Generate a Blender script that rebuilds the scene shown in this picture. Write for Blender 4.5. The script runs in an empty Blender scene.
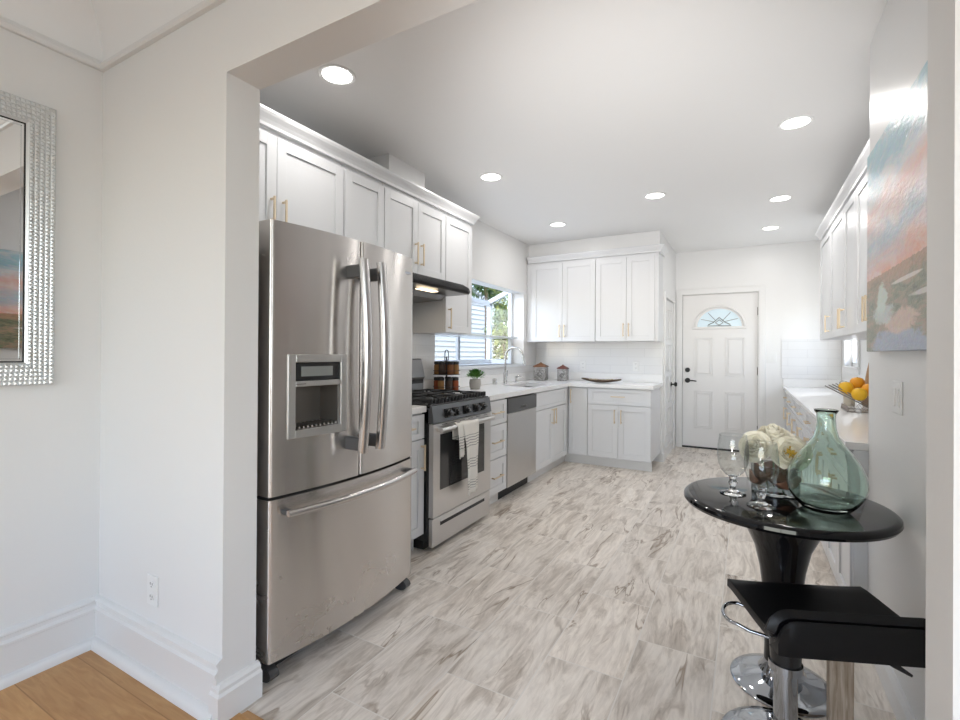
import bpy, bmesh, math, random
from mathutils import Vector, Matrix
random.seed(7)
S = bpy.context.scene
COL = S.collection
PI = math.pi

# ------------------------------------------------------------------ camera
cam_d = bpy.data.cameras.new('camera')
cam_d.sensor_width = 36.0
cam_d.lens = 477.16 / 960 * 36
cam_d.shift_x = 0.00107
cam_d.shift_y = -0.0086
cam_d.clip_start = 0.02
cam = bpy.data.objects.new('camera', cam_d)
COL.objects.link(cam)
yaw, pit, rol = math.radians(29.326), math.radians(0.162), math.radians(0.345)
fw = Vector((-math.sin(yaw) * math.cos(pit), math.cos(yaw) * math.cos(pit), math.sin(pit)))
rt = Vector((math.cos(yaw), math.sin(yaw), 0))
up = rt.cross(fw)
r2 = rt * math.cos(rol) + up * math.sin(rol)
u2 = -rt * math.sin(rol) + up * math.cos(rol)
M = Matrix((r2, u2, -fw)).transposed().to_4x4()
M.translation = Vector((0, 0, 1.249))
cam.matrix_world = M
S.camera = cam

# ------------------------------------------------------------------ view, world, sun, daylight
S.view_settings.view_transform = 'Standard'
S.view_settings.look = 'None'
S.view_settings.exposure = 0.26
S.view_settings.gamma = 1.0
S.view_settings.use_curve_mapping = False
W = bpy.data.worlds.new('sky')
S.world = W
W.use_nodes = True
nt = W.node_tree
sky = nt.nodes.new('ShaderNodeTexSky')
sky.sky_type = 'NISHITA'
sky.sun_disc = False
sky.sun_elevation = math.radians(48)
sky.sun_rotation = math.radians(200)
bg = nt.nodes['Background']
hsv = nt.nodes.new('ShaderNodeHueSaturation')   # hazy bright day: paler sky
hsv.inputs['Saturation'].default_value = 0.7
nt.links.new(sky.outputs[0], hsv.inputs['Color'])
nt.links.new(hsv.outputs[0], bg.inputs[0])
bg.inputs[1].default_value = 0.82

sun_d = bpy.data.lights.new('sun', 'SUN')
sun_d.energy = 2.2
sun_d.angle = 0.02
sun_o = bpy.data.objects.new('sun', sun_d)
sun_o.rotation_euler = (math.radians(-32), math.radians(33), 0)
COL.objects.link(sun_o)


def area(name, loc, rot, sx, sy, energy, color=(1, 1, 1)):
    d = bpy.data.lights.new(name, 'AREA')
    d.shape = 'RECTANGLE'
    d.size, d.size_y, d.energy, d.color = sx, sy, energy, color
    o = bpy.data.objects.new(name, d)
    o.location, o.rotation_euler = loc, rot
    COL.objects.link(o)
    return o


# added area lamps: daylight fill at unseen dining windows, and the right kitchen window
area('rear_daylight_fill', (-0.3, -3.12, 1.45), (PI / 2 + math.radians(24), 0, 0), 3.1, 1.5, 15, (0.78, 0.91, 1.0))
area('side_daylight_fill', (2.52, -0.9, 1.5), (PI / 2 + math.radians(20), 0, PI / 2), 1.9, 1.4, 18, (0.78, 0.91, 1.0))
area('kitchen_window_daylight', (1.14, 6.32, 1.45), (PI / 2 + math.radians(30), 0, PI / 2), 0.6, 0.6, 5, (0.97, 0.99, 1.0))


def spot(name, loc, aim, energy, size, radius):
    d = bpy.data.lights.new(name, 'SPOT')
    d.energy, d.spot_size, d.spot_blend, d.shadow_soft_size = energy, math.radians(size), 1.0, radius
    o = bpy.data.objects.new(name, d)
    o.location = loc
    o.rotation_euler = (Vector(aim) - Vector(loc)).to_track_quat('-Z', 'Y').to_euler()
    COL.objects.link(o)
    return o


# added fill spot, no real source: from below the camera onto the kitchen ceiling
spot('ceiling_fill', (-0.36, -0.22, 0.85), (-0.66, 4.6, 2.85), 360, 53, 0.2)
DOWNLIGHT_W = 3.8

# ------------------------------------------------------------------ materials


def mat(name, color, rough=0.5, metal=0.0, **kw):
    m = bpy.data.materials.new(name)
    m.use_nodes = True
    b = m.node_tree.nodes['Principled BSDF']
    b.inputs['Base Color'].default_value = (*color, 1)
    b.inputs['Roughness'].default_value = rough
    b.inputs['Metallic'].default_value = metal
    for k, v in kw.items():
        b.inputs[k.replace('_', ' ')].default_value = v
    return m


def N(m, t, **kw):
    n = m.node_tree.nodes.new('ShaderNode' + t)
    for k, v in kw.items():
        setattr(n, k, v)
    return n


def L(m, a, b):
    m.node_tree.links.new(a, b)


def bsdf(m):
    return m.node_tree.nodes['Principled BSDF']


def ramp(m, stops, interp='LINEAR'):
    r = N(m, 'ValToRGB')
    cr = r.color_ramp
    cr.interpolation = interp
    while len(cr.elements) < len(stops):
        cr.elements.new(0.5)
    for e, (p, c) in zip(cr.elements, stops):
        e.position = p
        e.color = (*c, 1)
    return r


def noise(m, scale, vec=None, detail=3, rough=0.5, dist=0.0):
    n = N(m, 'TexNoise')
    n.inputs['Scale'].default_value = scale
    n.inputs['Detail'].default_value = detail
    n.inputs['Roughness'].default_value = rough
    n.inputs['Distortion'].default_value = dist
    if vec is not None:
        L(m, vec, n.inputs['Vector'])
    return n


def mapping(m, vec, scale=(1, 1, 1), loc=(0, 0, 0), rot=(0, 0, 0)):
    n = N(m, 'Mapping')
    n.inputs['Scale'].default_value = scale
    n.inputs['Location'].default_value = loc
    n.inputs['Rotation'].default_value = rot
    L(m, vec, n.inputs['Vector'])
    return n.outputs[0]


def bump(m, h, strength=0.1, dist=0.01):
    b = N(m, 'Bump')
    b.inputs['Strength'].default_value = strength
    b.inputs['Distance'].default_value = dist
    L(m, h, b.inputs['Height'])
    L(m, b.outputs[0], bsdf(m).inputs['Normal'])


def mathn(m, op, a, b=None, c=None):
    n = N(m, 'Math', operation=op)
    for i, v in enumerate((a, b, c)):
        if v is None:
            continue
        if isinstance(v, (int, float)):
            n.inputs[i].default_value = v
        else:
            L(m, v, n.inputs[i])
    return n.outputs[0]


def mixc(m, fac, a, b, blend='MIX'):
    n = N(m, 'MixRGB', blend_type=blend)
    for i, v in ((0, fac), (1, a), (2, b)):
        if isinstance(v, (int, float)):
            n.inputs[i].default_value = v
        elif isinstance(v, tuple):
            n.inputs[i].default_value = (*v, 1)
        else:
            L(m, v, n.inputs[i])
    return n.outputs[0]


def objco(m):
    return N(m, 'TexCoord').outputs['Object']


def geopos(m):
    return N(m, 'NewGeometry').outputs['Position']


def paint(name, c, rough=0.4, bs=0.06, sc=90):
    m = mat(name, c, rough)
    n = noise(m, sc, geopos(m), 4)
    bump(m, n.outputs[0], bs, 0.004)
    return m


WALL = paint('wall_paint', (0.80, 0.795, 0.785), 0.33, 0.10, 60)
WALLD = paint('dining_wall_paint', (0.78, 0.775, 0.765), 0.8, 0.10, 60)
bsdf(WALLD).inputs['Specular IOR Level'].default_value = 0.12
CEIL = paint('ceiling_paint', (0.88, 0.877, 0.87), 0.5, 0.06, 60)
TRIM = mat('trim_paint', (0.78, 0.775, 0.765), 0.3)
CAB = mat('cabinet_paint', (0.71, 0.715, 0.725), 0.32)
CABIN = mat('cabinet_shadow_gap', (0.55, 0.55, 0.55), 0.6)
DOORP = mat('door_paint', (0.78, 0.77, 0.76), 0.35)
BRASS = mat('brushed_brass', (0.72, 0.60, 0.44), 0.36, 1.0)
BLACK = mat('black_enamel', (0.012, 0.012, 0.013), 0.25)
BLACKM = mat('matte_black', (0.015, 0.015, 0.016), 0.55)
IRON = mat('cast_iron', (0.02, 0.02, 0.021), 0.5)
DGREY = mat('dark_grey_plastic', (0.06, 0.06, 0.062), 0.45)
CHROME = mat('chrome', (0.42, 0.44, 0.47), 0.06, 1.0)
NICKEL = mat('brushed_nickel', (0.55, 0.55, 0.54), 0.25, 1.0)
PLATE = mat('white_plastic', (0.80, 0.80, 0.79), 0.35)
SLOT = mat('outlet_slot', (0.08, 0.08, 0.08), 0.6)


def steel(name, c, rough=0.27, aniso=0.0):
    m = mat(name, c, rough, 1.0)
    sm = noise(m, 3.2, objco(m), 4, 0.6, 0.8)
    r = N(m, 'MapRange')
    r.inputs[3].default_value = rough - 0.04
    r.inputs[4].default_value = rough + 0.06
    L(m, sm.outputs[0], r.inputs[0])
    L(m, r.outputs[0], bsdf(m).inputs['Roughness'])
    col = mixc(m, sm.outputs[0], tuple(x * 0.93 for x in c), tuple(min(1, x * 1.06) for x in c))
    L(m, col, bsdf(m).inputs['Base Color'])
    if aniso:
        bsdf(m).inputs['Anisotropic'].default_value = aniso
        bsdf(m).inputs['Anisotropic Rotation'].default_value = 0.25
        t = N(m, 'Tangent')
        t.direction_type = 'RADIAL'
        t.axis = 'Z'
        L(m, t.outputs[0], bsdf(m).inputs['Tangent'])
    return m


STEEL = steel('brushed_steel', (0.64, 0.61, 0.585), 0.25, 0.95)
STEELH = steel('steel_handle', (0.56, 0.54, 0.53), 0.22)
STEELD = steel('dark_steel', (0.16, 0.155, 0.15), 0.3)
STEELL = steel('light_steel', (0.60, 0.585, 0.57), 0.3)
FSIDE = mat('fridge_side', (0.09, 0.085, 0.082), 0.45)

# quartz
QUARTZ = mat('white_quartz', (0.83, 0.825, 0.815), 0.18)
_n = noise(QUARTZ, 9, geopos(QUARTZ), 6, 0.6, 0.8)
_r = ramp(QUARTZ, [(0.0, (0.78, 0.775, 0.765)), (0.5, (0.84, 0.835, 0.825)), (1, (0.86, 0.855, 0.85))])
L(QUARTZ, _n.outputs[0], _r.inputs[0])
L(QUARTZ, _r.outputs[0], bsdf(QUARTZ).inputs['Base Color'])


def glass(name, c, rough=0.0, ior=1.45):
    m = mat(name, c, rough)
    bsdf(m).inputs['Transmission Weight'].default_value = 1.0
    bsdf(m).inputs['IOR'].default_value = ior
    return m


GLASS = glass('clear_glass', (1, 1, 1))
GREENG = glass('green_glass', (0.82, 0.945, 0.885))
GREYG = glass('smoked_glass', (0.66, 0.70, 0.70))


def pane(name, tint=(0.96, 0.98, 1.0), refl=0.45):
    m = bpy.data.materials.new(name)
    m.use_nodes = True
    t = m.node_tree
    t.nodes.clear()
    out = t.nodes.new('ShaderNodeOutputMaterial')
    tr = t.nodes.new('ShaderNodeBsdfTransparent')
    tr.inputs[0].default_value = (*tint, 1)
    gl = t.nodes.new('ShaderNodeBsdfGlossy')
    gl.inputs[1].default_value = 0.02
    lw = t.nodes.new('ShaderNodeLayerWeight')
    lw.inputs[0].default_value = 0.5
    pw = t.nodes.new('ShaderNodeMath')
    pw.operation = 'POWER'
    t.links.new(lw.outputs['Facing'], pw.inputs[0])
    pw.inputs[1].default_value = 4.0
    fr = t.nodes.new('ShaderNodeMath')
    fr.operation = 'MULTIPLY_ADD'
    t.links.new(pw.outputs[0], fr.inputs[0])
    fr.inputs[1].default_value = refl
    fr.inputs[2].default_value = 0.035
    mx = t.nodes.new('ShaderNodeMixShader')
    t.links.new(fr.outputs[0], mx.inputs[0])
    t.links.new(tr.outputs[0], mx.inputs[1])
    t.links.new(gl.outputs[0], mx.inputs[2])
    t.links.new(mx.outputs[0], out.inputs[0])
    return m


PANE = pane('window_pane')
THIN = pane('thin_goblet_glass', (0.965, 0.975, 0.975), 0.55)


def emit(name, c, s):
    m = mat(name, c, 0.5)
    bsdf(m).inputs['Emission Color'].default_value = (*c, 1)
    bsdf(m).inputs['Emission Strength'].default_value = s
    return m


LENS = emit('lit_lens', (1, 0.98, 0.95), 6.0)
HOODLAMP = emit('hood_lamp', (1, 0.80, 0.55), 3.0)
FROST = mat('frosted_door_glass', (0.50, 0.60, 0.66), 0.12)
bsdf(FROST).inputs['Emission Color'].default_value = (0.55, 0.70, 0.78, 1)
bsdf(FROST).inputs['Emission Strength'].default_value = 0.25   # glow put into the glass in place of daylight from behind
_n = noise(FROST, 70, geopos(FROST), 2)
bump(FROST, _n.outputs[0], 0.3, 0.004)


# floor tile: veined porcelain, 0.305 x 0.6 half bond
def tile_floor():
    m = mat('veined_floor_tile', (0.5, 0.46, 0.42), 0.28)
    P = N(m, 'SeparateXYZ')
    L(m, geopos(m), P.inputs[0])
    tx = mathn(m, 'DIVIDE', mathn(m, 'ADD', P.outputs[0], 1.02 + 0.305 * 20), 0.305)
    ci = mathn(m, 'FLOOR', tx)
    fx = mathn(m, 'FRACT', tx)
    par = mathn(m, 'MODULO', ci, 2.0)
    ty = mathn(m, 'ADD', mathn(m, 'DIVIDE', mathn(m, 'ADD', P.outputs[1], 0.23 + 6), 0.6), mathn(m, 'MULTIPLY', par, 0.5))
    ri = mathn(m, 'FLOOR', ty)
    fy = mathn(m, 'FRACT', ty)
    cid = N(m, 'CombineXYZ')
    L(m, ci, cid.inputs[0])
    L(m, ri, cid.inputs[1])
    wn = N(m, 'TexWhiteNoise')
    wn.noise_dimensions = '3D'
    L(m, cid.outputs[0], wn.inputs['Vector'])
    off = N(m, 'VectorMath', operation='SCALE')
    L(m, wn.outputs['Color'], off.inputs[0])
    off.inputs['Scale'].default_value = 40
    base = N(m, 'VectorMath', operation='ADD')
    L(m, geopos(m), base.inputs[0])
    L(m, off.outputs[0], base.inputs[1])
    v = mapping(m, base.outputs[0], (1.25, 0.26, 1), rot=(0, 0, math.radians(8)))
    wob = noise(m, 5.0, v, 3, 0.5)
    vv = mixc(m, 0.16, v, wob.outputs['Color'], 'ADD')
    streak = noise(m, 9.0, vv, 8, 0.66, 0.7)
    r1 = ramp(m, [(0.27, (0.40, 0.335, 0.275)), (0.40, (0.62, 0.555, 0.485)), (0.52, (0.82, 0.76, 0.69)), (0.74, (0.90, 0.85, 0.79))])
    L(m, streak.outputs[0], r1.inputs[0])
    fine = noise(m, 30.0, mapping(m, vv, (1.6, 0.8, 1)), 6, 0.65)
    rf = ramp(m, [(0.32, (0.70, 0.68, 0.66)), (0.60, (1, 1, 1))])
    L(m, fine.outputs[0], rf.inputs[0])
    col = mixc(m, 0.75, r1.outputs[0], rf.outputs[0], 'MULTIPLY')
    # dark hairline veins
    cr = noise(m, 3.4, vv, 4, 0.6, 0.8)
    d = mathn(m, 'ABSOLUTE', mathn(m, 'SUBTRACT', cr.outputs[0], 0.5))
    rc = ramp(m, [(0.0, (0.42, 0.35, 0.29)), (0.007, (0.62, 0.57, 0.52)), (0.02, (1, 1, 1))])
    L(m, d, rc.inputs[0])
    msk = noise(m, 2.3, base.outputs[0], 2)
    rm = ramp(m, [(0.42, (0, 0, 0)), (0.58, (1, 1, 1))])
    L(m, msk.outputs[0], rm.inputs[0])
    veined = mixc(m, 1.0, col, rc.outputs[0], 'MULTIPLY')
    col = mixc(m, rm.outputs[0], col, veined)
    tone = ramp(m, [(0, (0.90, 0.89, 0.88)), (1, (1.06, 1.05, 1.04))])
    L(m, wn.outputs['Value'], tone.inputs[0])
    col = mixc(m, 1.0, col, tone.outputs[0], 'MULTIPLY')
    gx = mathn(m, 'LESS_THAN', mathn(m, 'MINIMUM', fx, mathn(m, 'SUBTRACT', 1.0, fx)), 0.0075)
    gy = mathn(m, 'LESS_THAN', mathn(m, 'MINIMUM', fy, mathn(m, 'SUBTRACT', 1.0, fy)), 0.0038)
    g = mathn(m, 'MAXIMUM', gx, gy)
    col = mixc(m, g, col, (0.74, 0.70, 0.65))
    L(m, col, bsdf(m).inputs['Base Color'])
    rr = mathn(m, 'ADD', mathn(m, 'MULTIPLY', fine.outputs[0], 0.12), 0.24)
    L(m, rr, bsdf(m).inputs['Roughness'])
    bump(m, mathn(m, 'SUBTRACT', mathn(m, 'MULTIPLY', fine.outputs[0], 0.15), g), 0.12, 0.002)
    return m


TILEF = tile_floor()


def wood(name, c0, c1, scale=(3, 14, 3), rough=0.4, plank=None):
    m = mat(name, c0, rough)
    pos = geopos(m) if plank else objco(m)
    if plank:
        P = N(m, 'SeparateXYZ')
        L(m, pos, P.inputs[0])
        t = mathn(m, 'DIVIDE', mathn(m, 'ADD', P.outputs[1], 20), plank)
        i = mathn(m, 'FLOOR', t)
        f = mathn(m, 'FRACT', t)
        wn = N(m, 'TexWhiteNoise')
        wn.noise_dimensions = '1D'
        L(m, i, wn.inputs['W'])
        off = N(m, 'VectorMath', operation='SCALE')
        L(m, wn.outputs['Color'], off.inputs[0])
        off.inputs['Scale'].default_value = 30
        ad = N(m, 'VectorMath', operation='ADD')
        L(m, pos, ad.inputs[0])
        L(m, off.outputs[0], ad.inputs[1])
        pos = ad.outputs[0]
    n = noise(m, 4, mapping(m, pos, scale), 6, 0.6, 0.9)
    r = ramp(m, [(0.3, c0), (0.7, c1)])
    L(m, n.outputs[0], r.inputs[0])
    col = r.outputs[0]
    if plank:
        g = mathn(m, 'LESS_THAN', f, 0.02)
        col = mixc(m, g, col, tuple(x * 0.85 for x in c0))
        tone = ramp(m, [(0, (0.86, 0.86, 0.86)), (1, (1.08, 1.08, 1.08))])
        L(m, wn.outputs['Value'], tone.inputs[0])
        col = mixc(m, 1.0, col, tone.outputs[0], 'MULTIPLY')
    L(m, col, bsdf(m).inputs['Base Color'])
    return m


OAK = wood('oak_floor', (0.44, 0.215, 0.07), (0.60, 0.34, 0.14), (1.2, 9, 1), 0.38, plank=0.19)
RAWWOOD = wood('weathered_post_wood', (0.24, 0.165, 0.10), (0.56, 0.46, 0.36), (22, 22, 1.3), 0.7)
LIDWOOD = wood('lid_wood', (0.10, 0.04, 0.015), (0.20, 0.085, 0.035), (4, 20, 4), 0.5)
TRAYWOOD = wood('tray_wood', (0.04, 0.022, 0.012), (0.13, 0.075, 0.035), (6, 20, 6), 0.45)


def subway():
    m = mat('white_wall_tile', (0.78, 0.78, 0.78), 0.14)
    P = N(m, 'SeparateXYZ')
    L(m, geopos(m), P.inputs[0])
    cb = N(m, 'CombineXYZ')
    L(m, mathn(m, 'ADD', P.outputs[0], P.outputs[1]), cb.inputs[0])
    L(m, mathn(m, 'SUBTRACT', P.outputs[2], 0.914), cb.inputs[1])
    b = N(m, 'TexBrick')
    b.inputs['Scale'].default_value = 1
    b.inputs['Brick Width'].default_value = 0.40
    b.inputs['Row Height'].default_value = 0.10
    b.inputs['Mortar Size'].default_value = 0.0016
    b.inputs['Mortar Smooth'].default_value = 0.3
    b.inputs['Color1'].default_value = (0.79, 0.79, 0.79, 1)
    b.inputs['Color2'].default_value = (0.775, 0.775, 0.78, 1)
    b.inputs['Mortar'].default_value = (0.66, 0.66, 0.66, 1)
    L(m, cb.outputs[0], b.inputs['Vector'])
    L(m, b.outputs[0], bsdf(m).inputs['Base Color'])
    bump(m, b.outputs['Fac'], -0.15, 0.002)
    return m


SUBWAY = subway()

# ------------------------------------------------------------------ mesh helpers


class MB:
    def __init__(self):
        self.bm = bmesh.new()

    def box(self, x0, x1, y0, y1, z0, z1, bev=0.0, seg=1):
        r = bmesh.ops.create_cube(self.bm, size=1.0)
        vs = r['verts']
        for v in vs:
            v.co = Vector(((x0 + x1) / 2 + v.co.x * (x1 - x0), (y0 + y1) / 2 + v.co.y * (y1 - y0), (z0 + z1) / 2 + v.co.z * (z1 - z0)))
        if bev > 0:
            es = set(e for v in vs for e in v.link_edges)
            bmesh.ops.bevel(self.bm, geom=list(es), offset=bev, segments=seg, affect='EDGES', profile=0.5)
        return self

    def poly(self, pts3):
        vs = [self.bm.verts.new(p) for p in pts3]
        self.bm.faces.new(vs)
        return self

    def prism(self, pts, fn, a, b):
        """polygon pts (u,v) extruded from a to b; fn(u,v,w)->xyz"""
        A = [self.bm.verts.new(fn(u, v, a)) for u, v in pts]
        B = [self.bm.verts.new(fn(u, v, b)) for u, v in pts]
        n = len(pts)
        self.bm.faces.new(A[::-1])
        self.bm.faces.new(B)
        for i in range(n):
            self.bm.faces.new((A[i], A[(i + 1) % n], B[(i + 1) % n], B[i]))
        return self

    def lathe(self, prof, seg=32, c=(0, 0, 0), cap=True):
        rings = []
        for r, z in prof:
            if r < 1e-6:
                rings.append([self.bm.verts.new((c[0], c[1], c[2] + z))])
            else:
                rings.append([self.bm.verts.new((c[0] + r * math.cos(2 * PI * i / seg), c[1] + r * math.sin(2 * PI * i / seg), c[2] + z)) for i in range(seg)])
        for A, B in zip(rings, rings[1:]):
            for i in range(seg):
                j = (i + 1) % seg
                if len(A) == 1 and len(B) == 1:
                    continue
                if len(A) == 1:
                    self.bm.faces.new((A[0], B[j], B[i]))
                elif len(B) == 1:
                    self.bm.faces.new((A[i], A[j], B[0]))
                else:
                    self.bm.faces.new((A[i], A[j], B[j], B[i]))
        if cap:
            for R, f in ((rings[0], -1), (rings[-1], 1)):
                if len(R) > 2:
                    self.bm.faces.new(R[::-1] if f < 0 else R)
        return self

    def tube(self, pts, r, seg=10, closed=False, flat=None):
        """round tube along a polyline; r a number or list"""
        P = [Vector(p) for p in pts]
        n = len(P)
        rs = r if isinstance(r, (list, tuple)) else [r] * n
        rings = []
        prev = None
        for i in range(n):
            if closed:
                t = (P[(i + 1) % n] - P[i - 1]).normalized()
            else:
                t = (P[min(i + 1, n - 1)] - P[max(i - 1, 0)]).normalized()
            if prev is None:
                a = Vector((0, 0, 1)) if abs(t.z) < 0.9 else Vector((1, 0, 0))
                u = t.cross(a).normalized()
            else:
                u = (prev - t * prev.dot(t)).normalized()
            prev = u
            w = t.cross(u)
            rings.append([self.bm.verts.new(P[i] + (u * math.cos(2 * PI * k / seg) + w * math.sin(2 * PI * k / seg)) * rs[i]) for k in range(seg)])
        m = n if closed else n - 1
        for i in range(m):
            A, B = rings[i], rings[(i + 1) % n]
            for k in range(seg):
                self.bm.faces.new((A[k], A[(k + 1) % seg], B[(k + 1) % seg], B[k]))
        if not closed:
            self.bm.faces.new(rings[0][::-1])
            self.bm.faces.new(rings[-1])
        return self

    def sweep(self, path, prof):
        """profile (o, z) swept along an XY polyline; o is to the right of travel; mitred"""
        n = len(path)
        rings = []
        for i in range(n):
            p = Vector(path[i])
            ds = []
            if i > 0:
                ds.append((p - Vector(path[i - 1])).normalized())
            if i < n - 1:
                ds.append((Vector(path[i + 1]) - p).normalized())
            ns = [Vector((d.y, -d.x)) for d in ds]
            if len(ns) == 2:
                b = (ns[0] + ns[1]).normalized()
                k = 1 / max(0.2, b.dot(ns[0]))
                nn = b * k
            else:
                nn = ns[0]
            rings.append([self.bm.verts.new((p.x + nn.x * o, p.y + nn.y * o, z)) for o, z in prof])
        for A, B in zip(rings, rings[1:]):
            m = len(prof)
            for k in range(m):
                self.bm.faces.new((A[k], A[(k + 1) % m], B[(k + 1) % m], B[k]))
        self.bm.faces.new(rings[0][::-1])
        self.bm.faces.new(rings[-1])
        return self

    def grid(self, fn, nu, nv, thick=None, closed_u=False):
        V = [[self.bm.verts.new(fn(i / nu, j / nv)) for j in range(nv + 1)] for i in range(nu + 1)]
        for i in range(nu):
            for j in range(nv):
                self.bm.faces.new((V[i][j], V[i + 1][j], V[i + 1][j + 1], V[i][j + 1]))
        return self

    def sphere(self, c, r, seg=16, rings=10, sc=(1, 1, 1)):
        bmesh.ops.create_uvsphere(self.bm, u_segments=seg, v_segments=rings, radius=r,
                                  matrix=Matrix.Translation(c) @ Matrix.Diagonal((*sc, 1)))
        return self

    def build(self, name, material, parent=None, smooth=False, solid=None, subsurf=0, fix=True):
        if fix:
            bmesh.ops.recalc_face_normals(self.bm, faces=self.bm.faces)
        me = bpy.data.meshes.new(name)
        self.bm.to_mesh(me)
        self.bm.free()
        o = bpy.data.objects.new(name, me)
        COL.objects.link(o)
        if material:
            me.materials.append(material)
        if smooth is True:
            me.polygons.foreach_set('use_smooth', [True] * len(me.polygons))
        elif smooth:
            me.polygons.foreach_set('use_smooth', [True] * len(me.polygons))
            me.set_sharp_from_angle(angle=math.radians(smooth))
        if parent:
            o.parent = parent
        if solid:
            s = o.modifiers.new('thickness', 'SOLIDIFY')
            s.thickness = solid
            s.offset = 0
        if subsurf:
            s = o.modifiers.new('smooth', 'SUBSURF')
            s.levels = s.render_levels = subsurf
        return o


def tag(o, label, cat, group=None, kind=None):
    o['label'] = label
    o['category'] = cat
    if group:
        o['group'] = group
    if kind:
        o['kind'] = kind
    return o


def thing(name, label, cat, loc=(0, 0, 0), rz=0.0, group=None):
    o = bpy.data.objects.new(name, None)
    o.empty_display_size = 0.05
    COL.objects.link(o)
    o.location = loc
    o.rotation_euler = (0, 0, rz)
    return tag(o, label, cat, group)


def struct(o, label=None):
    o['kind'] = 'structure'
    if label:
        o['label'] = label
    return o


def dup(root, loc=None, rz=None, label=None, group=None):
    def cp(o, parent):
        c = o.copy()
        COL.objects.link(c)
        c.parent = parent
        for ch in list(o.children):
            cp(ch, c)
        return c
    r = cp(root, None)
    if loc is not None:
        r.location = loc
    if rz is not None:
        r.rotation_euler = (0, 0, rz)
    if label:
        r['label'] = label
    if group:
        r['group'] = group
    return r


# ------------------------------------------------------------------ dimensions
XL = -2.43            # left wall
Y0, Y1 = 0.996, 1.124  # wall with the opening
XO, XJ = -1.557, 0.277  # opening sides
ZH = 2.207            # underside of header
ZC = 2.625            # kitchen ceiling
YB = 5.86             # back kitchen wall
YE = 6.97             # entry wall
XR = 0.968            # right kitchen wall
XP, YP = 0.470, 2.685  # pier
XS = -0.85            # side wall of the entry recess
YD = -3.0             # rear dining wall
XD = 2.4              # right dining wall
ZDC = 2.86

# ------------------------------------------------------------------ setting
struct(MB().box(XL - 0.15, XD + 0.15, YD - 0.15, 1.04, -0.1, 0.0).build('floor_dining', OAK), 'warm oak plank floor in the near room')
struct(MB().box(XL - 0.15, XR + 0.15, 1.04, YE + 0.15, -0.1, 0.0).build('floor_kitchen', TILEF), 'veined greige tile floor of the kitchen')
struct(MB().prism([(1.0, 0.0), (1.01, 0.008), (1.03, 0.011), (1.055, 0.008), (1.062, 0.0)], lambda u, v, w: (w, u, v), XO + 0.055, XJ).build('trim_1', OAK), 'oak threshold strip in the opening')

# left wall with the garden window opening
WY0, WY1, WZ0, WZ1 = 3.52, 5.46, 1.12, 2.0
struct(MB().box(XL - 0.15, XL, YD - 0.15, Y0, 0, 3.0).build('wall_left', WALLD))
m = MB()
for a, b, c, d in ((Y1, WY0, 0, ZC), (WY1, YB, 0, ZC), (WY0, WY1, 0, WZ0), (WY0, WY1, WZ1, ZC)):
    m.box(XL - 0.15, XL, a, b, c, d)
struct(m.build('wall_kitchen_left', WALL))
m = MB()
m.box(XL - 0.15, XO, Y0, Y1, 0, 3.0)
m.box(XO, XJ, Y0, Y1, ZH, 3.0)
m.box(XJ, XD + 0.15, Y0, Y1, 0, 3.0)
struct(m.build('wall_front', WALLD), 'white wall with the wide opening into the kitchen')
struct(MB().box(XL - 0.15, XS, YB, YB + 0.1, 0, ZC).build('wall_kitchen_back', WALL))
# recess side wall with a raised door
SD0, SD1, SDZ0, SDZ1 = 5.99, 6.76, 0.12, 1.93
m = MB()
m.box(XS - 0.1, XS, YB + 0.1, SD0, 0, ZC)
m.box(XS - 0.1, XS, SD1, YE, 0, ZC)
m.box(XS - 0.1, XS, SD0, SD1, SDZ1, ZC)
m.box(XS - 0.1, XS, SD0, SD1, 0, SDZ0)
struct(m.build('wall_recess_side', WALL))
ED0, ED1, EDZ = -0.765, 0.125, 2.05
m = MB()
m.box(XS - 0.1, ED0, YE, YE + 0.15, 0, ZC)
m.box(ED1, XR + 0.15, YE, YE + 0.15, 0, ZC)
m.box(ED0, ED1, YE, YE + 0.15, EDZ, ZC)
struct(m.build('wall_entry', WALL))
RW0, RW1, RWZ0, RWZ1 = 5.98, 6.66, 1.13, 1.95
m = MB()
for a, b, c, d in ((YP, RW0, 0, ZC), (RW1, YE, 0, ZC), (RW0, RW1, 0, RWZ0), (RW0, RW1, RWZ1, ZC)):
    m.box(XR, XR + 0.15, a, b, c, d)
struct(m.build('wall_kitchen_right', WALL))
struct(MB().box(XP, XR + 0.15, Y1, YP, 0, ZC).build('wall_pier', WALL), 'white wall section behind the round black table, carrying the painting')
# rear and right dining walls with windows
m = MB()
for a, b, c, d in ((XL - 0.15, -1.9, 0, 3.0), (1.3, XD + 0.15, 0, 3.0), (-1.9, 1.3, 0, 0.7), (-1.9, 1.3, 2.4, 3.0)):
    m.box(a, b, YD - 0.15, YD, c, d)
struct(m.build('wall_rear', WALLD))
m = MB()
for a, b, c, d in ((YD, -1.9, 0, 3.0), (0.1, Y0, 0, 3.0), (-1.9, 0.1, 0, 0.75), (-1.9, 0.1, 2.35, 3.0)):
    m.box(XD, XD + 0.15, a, b, c, d)
struct(m.build('wall_right', WALLD))
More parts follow.
